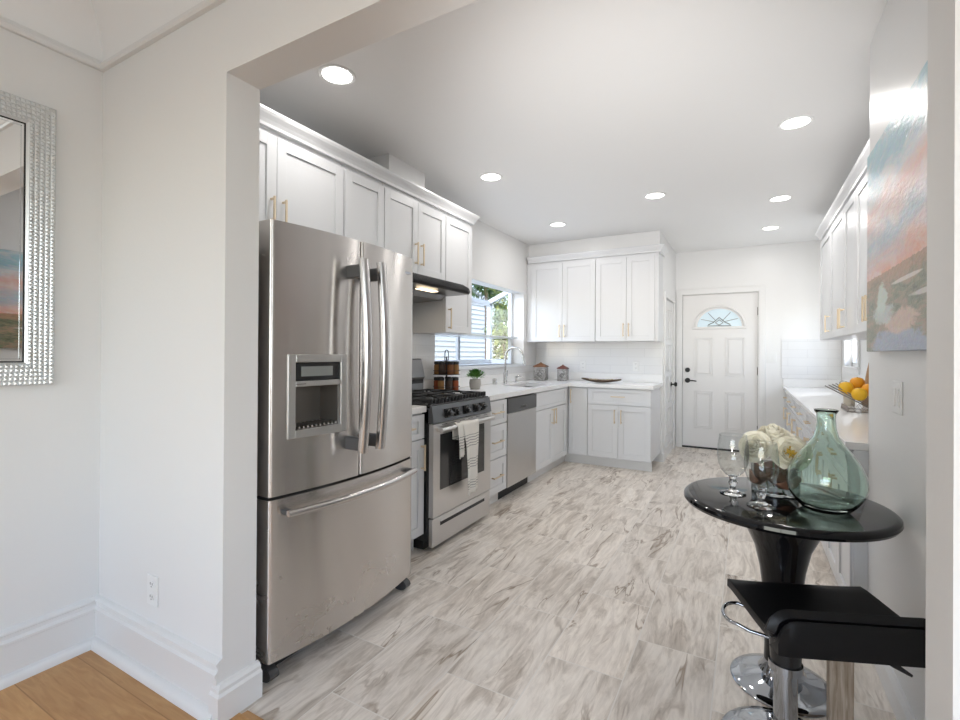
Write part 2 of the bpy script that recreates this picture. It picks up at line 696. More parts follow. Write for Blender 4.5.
# ceilings
struct(MB().box(XL - 0.15, XR + 0.15, Y1, YE + 0.15, ZC, ZC + 0.1).build('ceiling_kitchen', CEIL))
m = MB()
loops = []
for k in range(11):
    a = k / 10 * PI / 2
    ins, z = 0.46 * (1 - math.cos(a)), 2.485 + (ZDC - 2.485) * math.sin(a)
    loops.append([m.bm.verts.new(p) for p in ((XL + ins, YD + ins, z), (XD - ins, YD + ins, z), (XD - ins, Y0 - ins, z), (XL + ins, Y0 - ins, z))])
for A, B in zip(loops, loops[1:]):
    for i in range(4):
        m.bm.faces.new((A[i], A[(i + 1) % 4], B[(i + 1) % 4], B[i]))
m.bm.faces.new(loops[-1])
o = struct(m.build('ceiling_dining', CEIL, smooth=40), 'coved ceiling of the near room')
# soffit over the back cabinets, duct chase over the left cabinets
struct(MB().box(XL, XS, 5.60, YB, 2.447, ZC).build('trim_2', WALL), 'boxed soffit above the back wall cabinets')
struct(MB().box(XL, -2.16, 2.56, 2.98, 2.447, ZC).build('trim_3', WALL), 'boxed duct chase above the left cabinets')
# picture rail under the cove
rail = [(0, 2.452), (0.016, 2.452), (0.022, 2.460), (0.022, 2.472), (0.014, 2.478), (0.012, 2.486), (0.005, 2.494), (0, 2.494)]
struct(MB().sweep([(XL, YD + 0.01), (XL, Y0), (XD - 0.01, Y0)], rail).build('trim_4', TRIM), 'thin picture rail below the coved ceiling')
# baseboards
bb = [(0, 0), (0.020, 0), (0.020, 0.142), (0.026, 0.146), (0.026, 0.156), (0.016, 0.164), (0.016, 0.178), (0.021, 0.183), (0.021, 0.189), (0.010, 0.197), (0, 0.200)]
shoe = [(0.020, 0), (0.046, 0), (0.045, 0.014), (0.038, 0.027), (0.028, 0.034), (0.020, 0.036)]
struct(MB().sweep([(XL, YD + 0.01), (XL, Y0), (XO, Y0)], bb).build('baseboard_left', TRIM, smooth=30))
struct(MB().sweep([(XL, YD + 0.01), (XL, Y0), (XO - 0.001, Y0)], shoe).build('trim_5', TRIM, smooth=30), 'rounded shoe moulding along the baseboard')
jb = [(0, 0), (0.030, 0), (0.030, 0.092), (0.022, 0.100), (0.022, 0.112), (0.012, 0.122), (0, 0.124)]
struct(MB().sweep([(XO - 0.024, Y0 - 0.003), (XO, Y0 - 0.003), (XO, Y1 + 0.006)], jb).build('baseboard_opening', TRIM))
struct(MB().sweep([(XP, YP - 0.002), (XP, Y1 + 0.001)], [(0, 0), (0.018, 0), (0.018, 0.085), (0.008, 0.10), (0, 0.102)]).build('baseboard_pier', TRIM))
struct(MB().sweep([(ED1 + 0.08, YE), (0.43, YE)], [(0, 0), (0.015, 0), (0.015, 0.09), (0, 0.10)]).build('baseboard_entry', TRIM))
struct(MB().sweep([(XS, YB + 0.002), (XS, SD0 - 0.06)], [(0, 0), (0.015, 0), (0.015, 0.09), (0, 0.10)]).build('baseboard_recess', TRIM))
# tile backsplashes
struct(MB().box(XL, XL + 0.008, 1.95, WY0 - 0.01, 1.016, 1.80).build('wall_backsplash_left', SUBWAY))
struct(MB().box(XL, XL + 0.008, WY0 - 0.01, YB, 1.016, 1.10).build('wall_backsplash_sink', SUBWAY))
struct(MB().box(XL + 0.01, XS - 0.002, YB - 0.008, YB, 1.016, 1.40).build('wall_backsplash_back', SUBWAY))
struct(MB().box(0.37, XR - 0.01, YE - 0.008, YE, 0.962, 1.44).build('wall_backsplash_entry', SUBWAY))


# ------------------------------------------------------------------ windows
def glass_box(x0, x1, y0, y1, z0, z1, name, parent):
    return MB().box(x0, x1, y0, y1, z0, z1).build(name, PANE, parent)


GX0, GX1 = -2.58, -2.93   # garden window: inner plane, outer plane
ZF, ZI = 1.885, 2.06       # roof height at the front and at the wall
win = thing('window_1', 'white projecting garden window with sloped glass roof over the sink', 'window', (0, 0, 0))
del win['category']
win['kind'] = 'structure'
m = MB()
m.box(GX1, XL + 0.035, WY0, WY1, WZ0 - 0.03, WZ0, 0.003)                         # sill / seat board
for y in (WY0, WY1):
    s = 0.0
    ya, yb = (y, y + 0.045) if y == WY0 else (y - 0.045, y)
    m.box(GX1, GX1 + 0.05, ya, yb, WZ0, ZF)                                    # front corner posts
    m.box(GX0 - 0.045, GX0, ya, yb, WZ0, ZI)                                   # posts at wall
    m.box(GX1 + 0.05, GX0 - 0.045, ya, yb, WZ0, WZ0 + 0.05)
    m.prism([(GX1, ZF - 0.02), (GX0, ZI - 0.035), (GX0, ZI + 0.02), (GX1, ZF + 0.035)], lambda u, v, w: (u, w, v), ya, yb)
m.box(GX1, GX1 + 0.05, WY0, WY1, WZ0, WZ0 + 0.05)
m.box(GX1, GX1 + 0.05, WY0, WY1, ZF - 0.03, ZF + 0.03)
m.box(GX0 - 0.04, GX0, WY0, WY1, ZI - 0.03, ZI + 0.02)
m.build('window_frame', mat('window_white', (0.74, 0.77, 0.80), 0.35), win)
glass_box(GX1 + 0.02, GX1 + 0.026, WY0 + 0.045, WY1 - 0.045, WZ0 + 0.05, ZF - 0.03, 'front_pane', win)
MB().prism([(GX1 + 0.05, WZ0 + 0.05), (GX0 - 0.045, WZ0 + 0.05), (GX0 - 0.045, ZI - 0.055), (GX1 + 0.05, ZF - 0.0)], lambda u, v, w: (u, w, v), WY1 - 0.026, WY1 - 0.02).build('side_pane', PANE, win)
MB().prism([(GX1 + 0.02, ZF + 0.0), (GX0, ZI - 0.02), (GX0, ZI - 0.014), (GX1 + 0.02, ZF + 0.006)], lambda u, v, w: (u, w, v), WY0 + 0.045, WY1 - 0.045).build('roof_pane', PANE, win)
MB().box(GX1 + 0.052, GX0 + 0.09, WY0 + 0.01, WY1 - 0.047, 1.43, 1.45, 0.002).build('shelf', mat('shelf_edge', (0.70, 0.75, 0.76), 0.2), win)
MB().box(GX1 + 0.004, GX1 + 0.04, 4.66, 4.70, WZ0 + 0.05, ZF - 0.03).build('mullion', mat('mullion_dark', (0.30, 0.33, 0.36), 0.4), win)

win2 = thing('window_2', 'narrow white framed window on the right wall under the cabinet end', 'window')
del win2['category']
win2['kind'] = 'structure'
m = MB()
for a, b, c, d in ((RW0 - 0.07, RW0, RWZ0 - 0.07, RWZ1 + 0.07), (RW1, RW1 + 0.07, RWZ0 - 0.07, RWZ1 + 0.07), (RW0, RW1, RWZ1, RWZ1 + 0.07), (RW0, RW1, RWZ0 - 0.07, RWZ0)):
    m.box(XR - 0.018, XR, a, b, c, d, 0.003)
m.box(XR - 0.03, XR + 0.02, RW0 - 0.08, RW1 + 0.08, RWZ0 - 0.02, RWZ0, 0.003)
for a, b, c, d in ((RW0, RW0 + 0.04, RWZ0, RWZ1), (RW1 - 0.04, RW1, RWZ0, RWZ1), (RW0, RW1, RWZ1 - 0.04, RWZ1), (RW0, RW1, RWZ0, RWZ0 + 0.04)):
    m.box(XR + 0.05, XR + 0.09, a, b, c, d)
m.build('window_frame', TRIM, win2)
glass_box(XR + 0.066, XR + 0.072, RW0 + 0.04, RW1 - 0.04, RWZ0 + 0.04, RWZ1 - 0.04, 'pane', win2)

for nm, lab, wall, a, b, z0, z1 in (('window_3', 'wide dining room window behind the viewer', 'y', -1.9, 1.3, 0.7, 2.4), ('window_4', 'dining room side window', 'x', -1.9, 0.1, 0.75, 2.35)):
    w = thing(nm, lab, 'window')
    del w['category']
    w['kind'] = 'structure'
    m = MB()
    bars = [(a, a + 0.06, z0, z1), (b - 0.06, b, z0, z1), ((a + b) / 2 - 0.03, (a + b) / 2 + 0.03, z0, z1), (a, b, z0, z0 + 0.06), (a, b, z1 - 0.06, z1), (a, b, (z0 + z1) / 2 - 0.02, (z0 + z1) / 2 + 0.02)]
    for p, q, c, d in bars:
        if wall == 'y':
            m.box(p, q, YD - 0.09, YD - 0.04, c, d)
        else:
            m.box(XD + 0.04, XD + 0.09, p, q, c, d)
    m.build('window_frame', TRIM, w)

# ------------------------------------------------------------------ doors
d1 = thing('door_1', 'white four panel entry door with half round window', 'door', ((ED0 + ED1) / 2, YE, 0))
del d1['category']
d1['kind'] = 'structure'
hw = (ED1 - ED0) / 2
yf = 0.015  # front face of slab
m = MB()
w0, w1, h0, h1 = -hw + 0.006, hw - 0.006, 0.022, EDZ - 0.006


def half_ring(cx, cz, r, n=20):
    return [(cx + r * math.cos(PI * k / n), cz + r * math.sin(PI * k / n)) for k in range(n + 1)]


FCX, FCZ, FR = 0.0, 1.615, 0.262
arc = [(FCX + FR * math.cos(PI * k / 24), FCZ + 0.235 * math.sin(PI * k / 24)) for k in range(25)]
f3 = lambda u, v, w: (u, w, v)
# slab built round the half-round hole
m.box(w0, w1, yf, yf + 0.04, h0, FCZ)
m.box(w0, -FR, yf, yf + 0.04, FCZ, h1)
m.box(FR, w1, yf, yf + 0.04, FCZ, h1)
m.prism(arc[::-1] + [(FR, FCZ), (FR, h1), (-FR, h1), (-FR, FCZ)][1:3][::1] if False else [(FR, FCZ)] + [(FR, h1), (-FR, h1)] + [(x, z) for x, z in arc[::-1]][0:-1], f3, yf, yf + 0.04)
# raised moulding frames of the four panels
for cx in (-0.185, 0.185):
    for za, zb in ((0.965, 1.475), (0.26, 0.76)):
        pw = 0.112
        for o_, t_, hgt in ((0.0, 0.012, 0.007), (0.022, 0.010, 0.004)):
            xa, xb, z0_, z1_ = cx - pw + o_, cx + pw - o_, za + o_, zb - o_
            m.box(xa, xb, yf - hgt, yf + 0.001, z1_ - t_, z1_, 0.002)
            m.box(xa, xb, yf - hgt, yf + 0.001, z0_, z0_ + t_, 0.002)
            m.box(xa, xa + t_, yf - hgt, yf + 0.001, z0_ + t_, z1_ - t_, 0.002)
            m.box(xb - t_, xb, yf - hgt, yf + 0.001, z0_ + t_, z1_ - t_, 0.002)
        m.box(cx - pw + 0.034, cx + pw - 0.034, yf - 0.006, yf + 0.001, za + 0.034, zb - 0.034, 0.004)
m.build('slab', DOORP, d1)
m = MB()
pts = [(FCX + (FR + 0.03) * math.cos(PI * k / 24), yf - 0.004, FCZ + 0.265 * math.sin(PI * k / 24)) for k in range(25)]
m.tube(pts, 0.014, 8)
m.box(-FR - 0.055, FR + 0.055, yf - 0.016, yf + 0.004, FCZ - 0.03, FCZ, 0.004)
fl = m.build('fanlight_frame', DOORP, d1)
MB().prism([(x * 0.995, FCZ + (z - FCZ) * 0.995 + 0.001) for x, z in arc], f3, yf + 0.012, yf + 0.02).build('fanlight_glass', FROST, fl)
m = MB()
LEAD = mat('lead_came', (0.16, 0.17, 0.17), 0.4, 0.6)
for a in (28, 58, 122, 152):
    c, s = math.cos(math.radians(a)), math.sin(math.radians(a))
    m.tube([(0.07 * c, yf + 0.010, FCZ + 0.05 + 0.03 * s), (0.245 * c, yf + 0.010, FCZ + 0.215 * s)], 0.0035, 6)
m.tube([(-0.13, yf + 0.01, FCZ + 0.025), (-0.07, yf + 0.01, FCZ + 0.055), (0, yf + 0.01, FCZ + 0.12), (0.07, yf + 0.01, FCZ + 0.055), (0.13, yf + 0.01, FCZ + 0.025)], 0.006, 6)
m.tube([(-0.045, yf + 0.01, FCZ + 0.05), (0, yf + 0.01, FCZ + 0.09), (0.045, yf + 0.01, FCZ + 0.05), (0, yf + 0.01, FCZ + 0.02)], 0.006, 6, True)
m.box(-0.14, 0.14, yf + 0.005, yf + 0.011, FCZ + 0.006, FCZ + 0.016)
m.build('lead_pattern', LEAD, fl)
m = MB()
m.bm.verts.ensure_lookup_table()


def disc_y(m, cx, cz, r, y0, y1, seg=20):
    m.prism([(cx + r * math.cos(2 * PI * k / seg), cz + r * math.sin(2 * PI * k / seg)) for k in range(seg)], f3, y0, y1)


m = MB()
disc_y(m, w0 + 0.062, 1.04, 0.031, yf - 0.022, yf + 0.001)
m.build('deadbolt', BLACKM, d1, smooth=40)
m = MB()
disc_y(m, w0 + 0.062, 0.90, 0.033, yf - 0.016, yf + 0.001)
disc_y(m, w0 + 0.062, 0.90, 0.013, yf - 0.05, yf - 0.015)
m.tube([(w0 + 0.055, yf - 0.046, 0.90), (w0 + 0.12, yf - 0.047, 0.899), (w0 + 0.175, yf - 0.044, 0.893)], [0.011, 0.009, 0.007], 8)
m.build('lever_handle', BLACKM, d1, smooth=40)
for z in (0.30, 1.04, 1.80):
    MB().box(w1 - 0.006, w1 + 0.006, yf - 0.007, yf + 0.008, z - 0.05, z + 0.05, 0.002).build('hinge', mat('bronze', (0.05, 0.035, 0.025), 0.4, 0.8) if z < 0.4 else bpy.data.materials['bronze'], d1)
MB().box(-hw + 0.002, hw - 0.002, 0.0, 0.09, 0.0, 0.02).build('threshold', BLACKM, d1)
m = MB()
for a, b in ((-hw - 0.078, -hw + 0.004), (hw - 0.004, hw + 0.078)):
    m.box(a, b, -0.018, 0.0, 0.0, EDZ + 0.07, 0.004)
    m.box(a + 0.016, b - 0.016, -0.022, -0.016, 0.0, EDZ + 0.054, 0.002)
m.box(-hw - 0.004, hw + 0.004, -0.018, 0.0, EDZ - 0.004, EDZ + 0.07, 0.004)
m.box(-hw - 0.003, hw + 0.003, 0.0, 0.10, EDZ - 0.004, EDZ)
m.build('casing', TRIM, d1)
# black sheet added behind the slab, darkening the gap round it
MB().box(-hw, hw, yf + 0.042, yf + 0.05, 0.0, EDZ).build('gap_backing', BLACKM, d1)

d2 = thing('door_2', 'narrow white panel door seen edge-on beside the entry door', 'door', (XS, (SD0 + SD1) / 2, SDZ0))
del d2['category']
d2['kind'] = 'structure'
hw2, hh2 = (SD1 - SD0) / 2, SDZ1 - SDZ0
m = MB()
m.box(-0.05, -0.012, -hw2 + 0.005, hw2 - 0.005, 0.012, hh2 - 0.005)
for za, zb in ((0.12, 0.45), (0.52, 0.85), (0.92, 1.25), (1.32, 1.68)):
    for ya, yb in ((-hw2 + 0.10, -0.03), (0.03, hw2 - 0.10)):
        for t0, t1, t2, t3 in ((ya, yb, zb - 0.014, zb), (ya, yb, za, za + 0.014), (ya, ya + 0.014, za, zb), (yb - 0.014, yb, za, zb)):
            m.box(-0.013, -0.003, t0, t1, t2, t3, 0.002)
m.build('slab', DOORP, d2)
m = MB()
m.lathe([(0.028, 0), (0.028, 0.01), (0.01, 0.012), (0.01, 0.04), (0.026, 0.046), (0.03, 0.06), (0.022, 0.075), (0, 0.078)], 16)
o = m.build('door_knob', BLACKM, d2, smooth=40)
o.rotation_euler = (0, PI / 2, 0)
o.location = (-0.012, hw2 - 0.13, 0.74)
m = MB()
m.box(0.0, 0.018, -hw2 - 0.06, -hw2 + 0.003, -SDZ0, hh2 + 0.06, 0.003)
m.box(0.0, 0.018, hw2 - 0.003, hw2 + 0.06, -SDZ0, hh2 + 0.06, 0.003)
m.box(0.0, 0.018, -hw2, hw2, hh2 - 0.003, hh2 + 0.06, 0.003)
m.build('casing', TRIM, d2)


# ------------------------------------------------------------------ cabinets
def shaker(m, x0, x1, z0, z1, fr=0.058, y=-0.021):
    m.box(x0, x1, y + 0.009, -0.001, z0, z1)
    if (z1 - z0) < 0.2:
        fr2 = 0.036
    else:
        fr2 = fr
    b = 0.0014
    m.box(x0, x0 + fr, y, y + 0.0095, z0, z1, b)
    m.box(x1 - fr, x1, y, y + 0.0095, z0, z1, b)
    m.box(x0 + fr - 0.001, x1 - fr + 0.001, y, y + 0.0095, z0, z0 + fr2, b)
    m.box(x0 + fr - 0.001, x1 - fr + 0.001, y, y + 0.0095, z1 - fr2, z1, b)
    return m


def pull(parent, x, z, ln, vert=True, y=-0.021):
    m = MB()
    h = ln / 2
    if vert:
        m.box(x - 0.005, x + 0.005, y - 0.034, y - 0.024, z - h, z + h, 0.0015)
        for s in (-1, 1):
            m.box(x - 0.005, x + 0.005, y - 0.025, y + 0.0005, z + s * (h - 0.012) - 0.005, z + s * (h - 0.012) + 0.005, 0.001)
    else:
        m.box(x - h, x + h, y - 0.034, y - 0.024, z - 0.005, z + 0.005, 0.0015)
        for s in (-1, 1):
            m.box(x + s * (h - 0.012) - 0.005, x + s * (h - 0.012) + 0.005, y - 0.025, y + 0.0005, z - 0.005, z + 0.005, 0.001)
    return m.build('handle', BRASS, parent)


def cabinet(name, label, loc, rz, w, d, h, fronts, toe=0.0, group=None, hollow_top=None, cat='cabinet', toe_x0=0):
    t = thing(name, label, cat, loc, rz, group)
    m = MB()
    if hollow_top:      # leave room for a sink bowl
        m.box(0, 0.018, 0, d, toe, h)
        m.box(w - 0.018, w, 0, d, toe, h)
        m.box(0.018, w - 0.018, 0, 0.018, toe, h)
        m.box(0.018, w - 0.018, d - 0.018, d, toe, h)
        m.box(0.018, w - 0.018, 0.018, d - 0.018, toe, toe + 0.018)
    else:
        m.box(0, w, 0, d, toe, h, 0.0008)
    m.build('carcass', CAB, t)
    if toe:
        MB().box(toe_x0, w, 0.06, 0.075, 0.0, toe - 0.0005).build('toe_kick', mat('toe_kick_paint', (0.80, 0.79, 0.775), 0.4) if 'toe_kick_paint' not in bpy.data.materials else bpy.data.materials['toe_kick_paint'], t)
    for f in fronts:
        kind, x0, x1, z0, z1, hd = f
        o = shaker(MB(), x0, x1, z0, z1, 0.058 if (x1 - x0) > 0.26 else 0.045).build(kind, CAB, t)
        if hd:
            v, hx, hz, ln = hd
            pull(o, hx, hz, ln, v == 'v')
    return t


G = 0.0025
# --- left run (faces +X): local x -> +Y, local -y -> +X
RL = PI / 2
XF = -1.782   # base carcass face
DB = XF - XL - 0.002


def left_base(label, y0, y1, fr, **k):
    return cabinet('base_cabinet', label, (XF, y0, 0), RL, y1 - y0, DB, 0.876, fr, toe=0.105, **k)


w = 2.445 - 2.055
left_base('narrow white base cabinet with drawer and door between fridge and range', 2.055, 2.445, [
    ('drawer', G, w - G, 0.715, 0.865, ('h', w / 2, 0.79, 0.13)), ('door', G, w - G, 0.115, 0.708, ('v', w - 0.035, 0.60, 0.16))])
w = 3.622 - 3.235
left_base('white three drawer base cabinet between range and dishwasher', 3.235, 3.622, [
    ('drawer', G, w - G, 0.675, 0.865, ('h', w / 2, 0.77, 0.17)), ('drawer', G, w - G, 0.40, 0.668, ('h', w / 2, 0.535, 0.17)), ('drawer', G, w - G, 0.115, 0.393, ('h', w / 2, 0.255, 0.17))])
w = 5.16 - 4.262
w5 = 5.333 - 4.262
left_base('white sink base cabinet with two doors under a wide false drawer', 4.262, 5.333, [
    ('false_drawer', G, w - G, 0.695, 0.865, None), ('door', G, w / 2 - G / 2, 0.115, 0.688, ('v', w / 2 - 0.035, 0.60, 0.16)), ('door', w / 2 + G / 2, w - G, 0.115, 0.688, ('v', w / 2 + 0.035, 0.60, 0.16))], hollow_top=True)
# --- back run (faces -Y)
YF = 5.262
w = -1.553 + 1.78
cabinet('base_cabinet', 'narrow white corner base cabinet with a single tall door', (-1.78, YF, 0), 0, w, YB - YF - 0.002, 0.876, [
    ('door', 0.012, w - G, 0.115, 0.865, ('v', 0.042, 0.77, 0.16))], toe=0.105, toe_x0=-0.061)
w = 1.553 - 0.877
cabinet('base_cabinet', 'white base cabinet with one wide drawer over two doors beside the recess', (-1.553 + 0.001, YF, 0), 0, w, YB - YF - 0.002, 0.876, [
    ('drawer', G, w - G, 0.695, 0.865, ('h', w / 2, 0.785, 0.15)), ('door', G, w / 2 - G / 2, 0.115, 0.688, ('v', w / 2 - 0.035, 0.57, 0.15)), ('door', w / 2 + G / 2, w - G, 0.115, 0.688, ('v', w / 2 + 0.035, 0.57, 0.15))], toe=0.105)

# --- left uppers
XU = -2.115
DU = XU - XL - 0.002


def left_upper(label, y0, y1, z0, fr, **k):
    return cabinet('wall_cabinet', label, (XU, y0, z0), RL, y1 - y0, DU, 2.375 - z0, fr, **k)


w = 2.075 - 1.135
H = 2.375 - 1.80
left_upper('white two door wall cabinet above the fridge', 1.135, 2.075, 1.80, [
    ('door', G, 0.478 - G / 2, 0.004, H - 0.03, ('v', 0.478 - 0.035, 0.165, 0.13)), ('door', 0.478 + G / 2, w - G, 0.004, H - 0.03, ('v', 0.478 + 0.035, 0.165, 0.13))])
w = 2.44 - 2.078
H = 2.375 - 1.41
left_upper('tall narrow white wall cabinet between the fridge cabinet and hood cabinet', 2.078, 2.44, 1.41, [('door', 0.012, w - G, 0.004, H - 0.03, ('v', w - 0.035, 0.10, 0.16))])
w = 3.178 - 2.443
H = 2.375 - 1.815
left_upper('white two door wall cabinet above the range hood', 2.443, 3.178, 1.815, [
    ('door', G, w / 2 - G / 2, 0.004, H - 0.03, ('v', w / 2 - 0.035, 0.15, 0.16)), ('door', w / 2 + G / 2, w - G, 0.004, H - 0.03, ('v', w / 2 + 0.035, 0.15, 0.16))])
w = 3.605 - 3.181
H = 2.375 - 1.41
left_upper('tall white single door wall cabinet between hood and window', 3.181, 3.605, 1.41, [('door', G, w - 0.012, 0.004, H - 0.03, ('v', 0.04, 0.115, 0.17))])
crown = [(0.0, 2.368), (0.022, 2.368), (0.024, 2.384), (0.034, 2.400), (0.05, 2.420), (0.056, 2.432), (0.056, 2.444), (0.0, 2.444)]
o = MB().sweep([(XU, Y1 + 0.004), (XU, 3.605), (XL + 0.003, 3.605)], [(o_ + 0.0, z + 0.008) for o_, z in crown]).build('crown_moulding', CAB)
tag(o, 'white crown moulding along the top of the left wall cabinets', 'moulding')
# --- back uppers
YU = 5.548
H = 2.375 - 1.392
w = 0.805
cabinet('wall_cabinet', 'left two door wall cabinet on the back wall beside the window', (-2.355, YU, 1.392), 0, w, YB - YU - 0.002, H, [
    ('door', G, w / 2 - G / 2, 0.004, H - 0.03, ('v', w / 2 - 0.03, 0.13, 0.15)), ('door', w / 2 + G / 2, w - G, 0.004, H - 0.03, ('v', w / 2 + 0.03, 0.13, 0.15))])
w = 1.547 - 0.852
cabinet('wall_cabinet', 'right two door wall cabinet on the back wall beside the entry recess', (-1.547, YU, 1.392), 0, w, YB - YU - 0.002, H, [
    ('door', G, 0.352 - G / 2, 0.004, H - 0.03, ('v', 0.322, 0.13, 0.15)), ('door', 0.352 + G / 2, w - 0.04, 0.004, H - 0.03, ('v', 0.382, 0.13, 0.15))])
o = MB().sweep([(-2.405, YU), (-0.852, YU), (-0.852, YB)], [(a, z + 0.008) for a, z in crown]).build('crown_moulding', CAB)
tag(o, 'white crown moulding on the back wall cabinets', 'moulding')
o = MB().box(-2.425, -2.356, YU + 0.002, YB - 0.002, 1.392, 2.375).build('filler_strip', CAB)
tag(o, 'white filler strip between back wall cabinets and left wall', 'panel')

# --- right run (faces -X): local x -> -Y
RR = -PI / 2
ZR = 0.824
XRF = 0.43
YR_END = 2.66
bounds = [6.955, 6.42, 5.82, 5.22, 4.62, 4.02, 3.42, 2.705]
rl = ['at the far end by the entry wall', 'second from the entry wall', 'third from the entry wall', 'beyond the wire basket', 'below the wire basket', 'second from the near end', 'nearest the round table']
for i, (a, b) in enumerate(zip(bounds, bounds[1:])):
    w = a - b - 0.002
    cabinet('base_cabinet', 'white drawer and door base cabinet, right counter, ' + rl[i], (XRF, a, 0), RR, w, XR - XRF - 0.002, ZR, [
        ('drawer', G, w - G, 0.665, 0.814, ('h', w / 2, 0.745, 0.13)),
        ('door', G, w / 2 - G / 2, 0.09, 0.658, ('v', w / 2 - 0.035, 0.56, 0.14)), ('door', w / 2 + G / 2, w - G, 0.09, 0.658, ('v', w / 2 + 0.035, 0.56, 0.14))], toe=0.08)
o = MB().box(XRF - 0.012, XP + 0.1, 2.688, 2.699, 0.0, ZR, 0.002).build('end_panel', CAB)
tag(o, 'white end panel closing the right base cabinets behind the table', 'panel')
o = MB().box(XRF + 0.004, XRF + 0.016, 2.70, 6.95, 0.0, 0.075, 0.003).build('skirting_board', TRIM)
tag(o, 'white skirting board along the foot of the right base cabinets', 'moulding')
XRU = 0.642
edges = [5.70, 5.06, 4.40, 3.955, 3.52, 3.10, 2.70]
units = [(5.70, 5.06, [(0, 1)]), (5.06, 4.40, [(0, 1)]), (4.40, 3.52, [(0, .5), (.5, 1)]), (3.52, 2.70, [(0, .5), (.5, 1)])]
ul = ['farthest white wall cabinet on the right wall', 'second white wall cabinet on the right wall from the far end', 'third white wall cabinet on the right wall, beside the painting edge', 'nearest white wall cabinet on the right wall, behind the painting']
for (a, b, ds), lb in zip(units, ul):
    w = a - b - 0.002
    H = 2.375 - 1.392
    fr = []
    for k, (p, q) in enumerate(ds):
        x0, x1 = p * w + G, q * w - G
        hx = x1 - 0.035 if (len(ds) == 1 or k == 0) else x0 + 0.035
        if len(ds) == 2:
            hx = x1 - 0.035 if k == 1 else x0 + 0.035
        fr.append(('door', x0, x1, 0.004, H - 0.03, ('v', hx, 0.13, 0.15)))
    cabinet('wall_cabinet', lb, (XRU, a, 1.392), RR, w, XR - XRU - 0.002, H, fr)
o = MB().sweep([(XR, 5.70), (XRU, 5.70), (XRU, 2.69)], [(a, z + 0.008) for a, z in crown]).build('crown_moulding', CAB)
tag(o, 'white crown moulding on the right wall cabinets', 'moulding')


# ------------------------------------------------------------------ countertops
SX0, SX1, SY0, SY1 = -2.19, -1.865, 4.36, 4.98
m = MB()
XC = -1.748
z0, z1 = 0.878, 0.916
for x0, x1, ya, yb in ((XL + 0.002, XC, 3.226, SY0), (XL + 0.002, SX0, SY0, SY1), (SX1, XC, SY0, SY1), (XL + 0.002, XC, SY1, 5.222), (XL + 0.002, -0.848, 5.222, YB - 0.002)):
    m.box(x0, x1, ya, yb, z0, z1)
ct = m.build('countertop', QUARTZ)
tag(ct, 'white quartz L-shaped countertop with the sink', 'countertop')
m = MB()
m.box(XL + 0.002, XL + 0.02, 3.226, YB - 0.02, z1 + 0.0005, 1.014, 0.001)
m.box(XL + 0.002, -0.848, YB - 0.02, YB - 0.002, z1 + 0.0005, 1.014, 0.001)
struct(m.build('trim_6', QUARTZ), 'low quartz upstand behind the L-shaped counter')
o = MB().box(XL + 0.002, XC, 2.05, 2.447, z0, z1, 0.002).build('countertop', QUARTZ)
tag(o, 'short white quartz countertop between fridge and range', 'countertop')
o = MB().box(0.388, XR - 0.002, 2.688, YE - 0.002, ZR + 0.002, 0.860, 0.002).build('countertop', QUARTZ)
tag(o, 'long white quartz countertop along the right wall', 'countertop')
m = MB()
m.box(XR - 0.02, XR - 0.002, 2.688, YE - 0.02, 0.8605, 0.96, 0.001)
m.box(0.388, XR - 0.002, YE - 0.02, YE - 0.002, 0.8605, 0.96, 0.001)
struct(m.build('trim_7', QUARTZ), 'low quartz upstand behind the right counter')

# ------------------------------------------------------------------ sink, faucet
sk = thing('sink', 'undermount stainless sink in the L-shaped counter below the window', 'sink', ((SX0 + SX1) / 2, (SY0 + SY1) / 2, 0.70))
m = MB()
a, b = (SX1 - SX0) / 2 + 0.008, (SY1 - SY0) / 2 + 0.008
t = 0.004
m.box(-a, a, -b, b, 0, t)
m.box(-a, -a + t, -b, b, t, 0.174)
m.box(a - t, a, -b, b, t, 0.174)
m.box(-a + t, a - t, -b, -b + t, t, 0.174)
m.box(-a + t, a - t, b - t, b, t, 0.174)
m.build('basin', STEELD, sk)
MB().lathe([(0.045, 0.0041), (0.045, 0.008), (0.03, 0.009), (0, 0.006)], 20).build('drain', CHROME, sk)
fc = thing('faucet', 'tall brushed nickel gooseneck faucet behind the sink', 'faucet', (-2.275, 4.63, 0.916))
m = MB()
m.lathe([(0.026, 0), (0.026, 0.006), (0.021, 0.01), (0.020, 0.12), (0.015, 0.13)], 20)
m.build('base', NICKEL, fc, smooth=40)
pts = [(0, 0, 0.12), (0, 0, 0.29)]
for k in range(1, 13):
    a = PI - k / 12 * PI * 0.92
    pts.append((0.105 + 0.105 * math.cos(a), 0, 0.29 + 0.105 * math.sin(a)))
MB().tube(pts, 0.012, 10).build('gooseneck', NICKEL, fc, smooth=50)
e = pts[-1]
MB().tube([e, (e[0] + 0.006, 0, e[2] - 0.04), (e[0] + 0.016, 0, e[2] - 0.10)], [0.0135, 0.016, 0.016], 10).build('spray_head', NICKEL, fc, smooth=50)
MB().tube([(0.0, 0.018, 0.085), (0.0, 0.045, 0.09), (0.0, 0.055, 0.15)], [0.011, 0.008, 0.006], 8).build('lever', NICKEL, fc, smooth=50)
sd = thing('soap_dispenser', 'small nickel soap dispenser to the right of the faucet', 'soap dispenser', (-2.30, 4.965, 0.916))
MB().lathe([(0.02, 0), (0.02, 0.01), (0.012, 0.015), (0.012, 0.05), (0.016, 0.055), (0.016, 0.07), (0.006, 0.075), (0, 0.076)], 16).build('body', NICKEL, sd, smooth=40)
MB().tube([(0, 0, 0.068), (0.03, 0.02, 0.074), (0.07, 0.045, 0.066)], [0.008, 0.007, 0.005], 8).build('spout', NICKEL, sd, smooth=50)
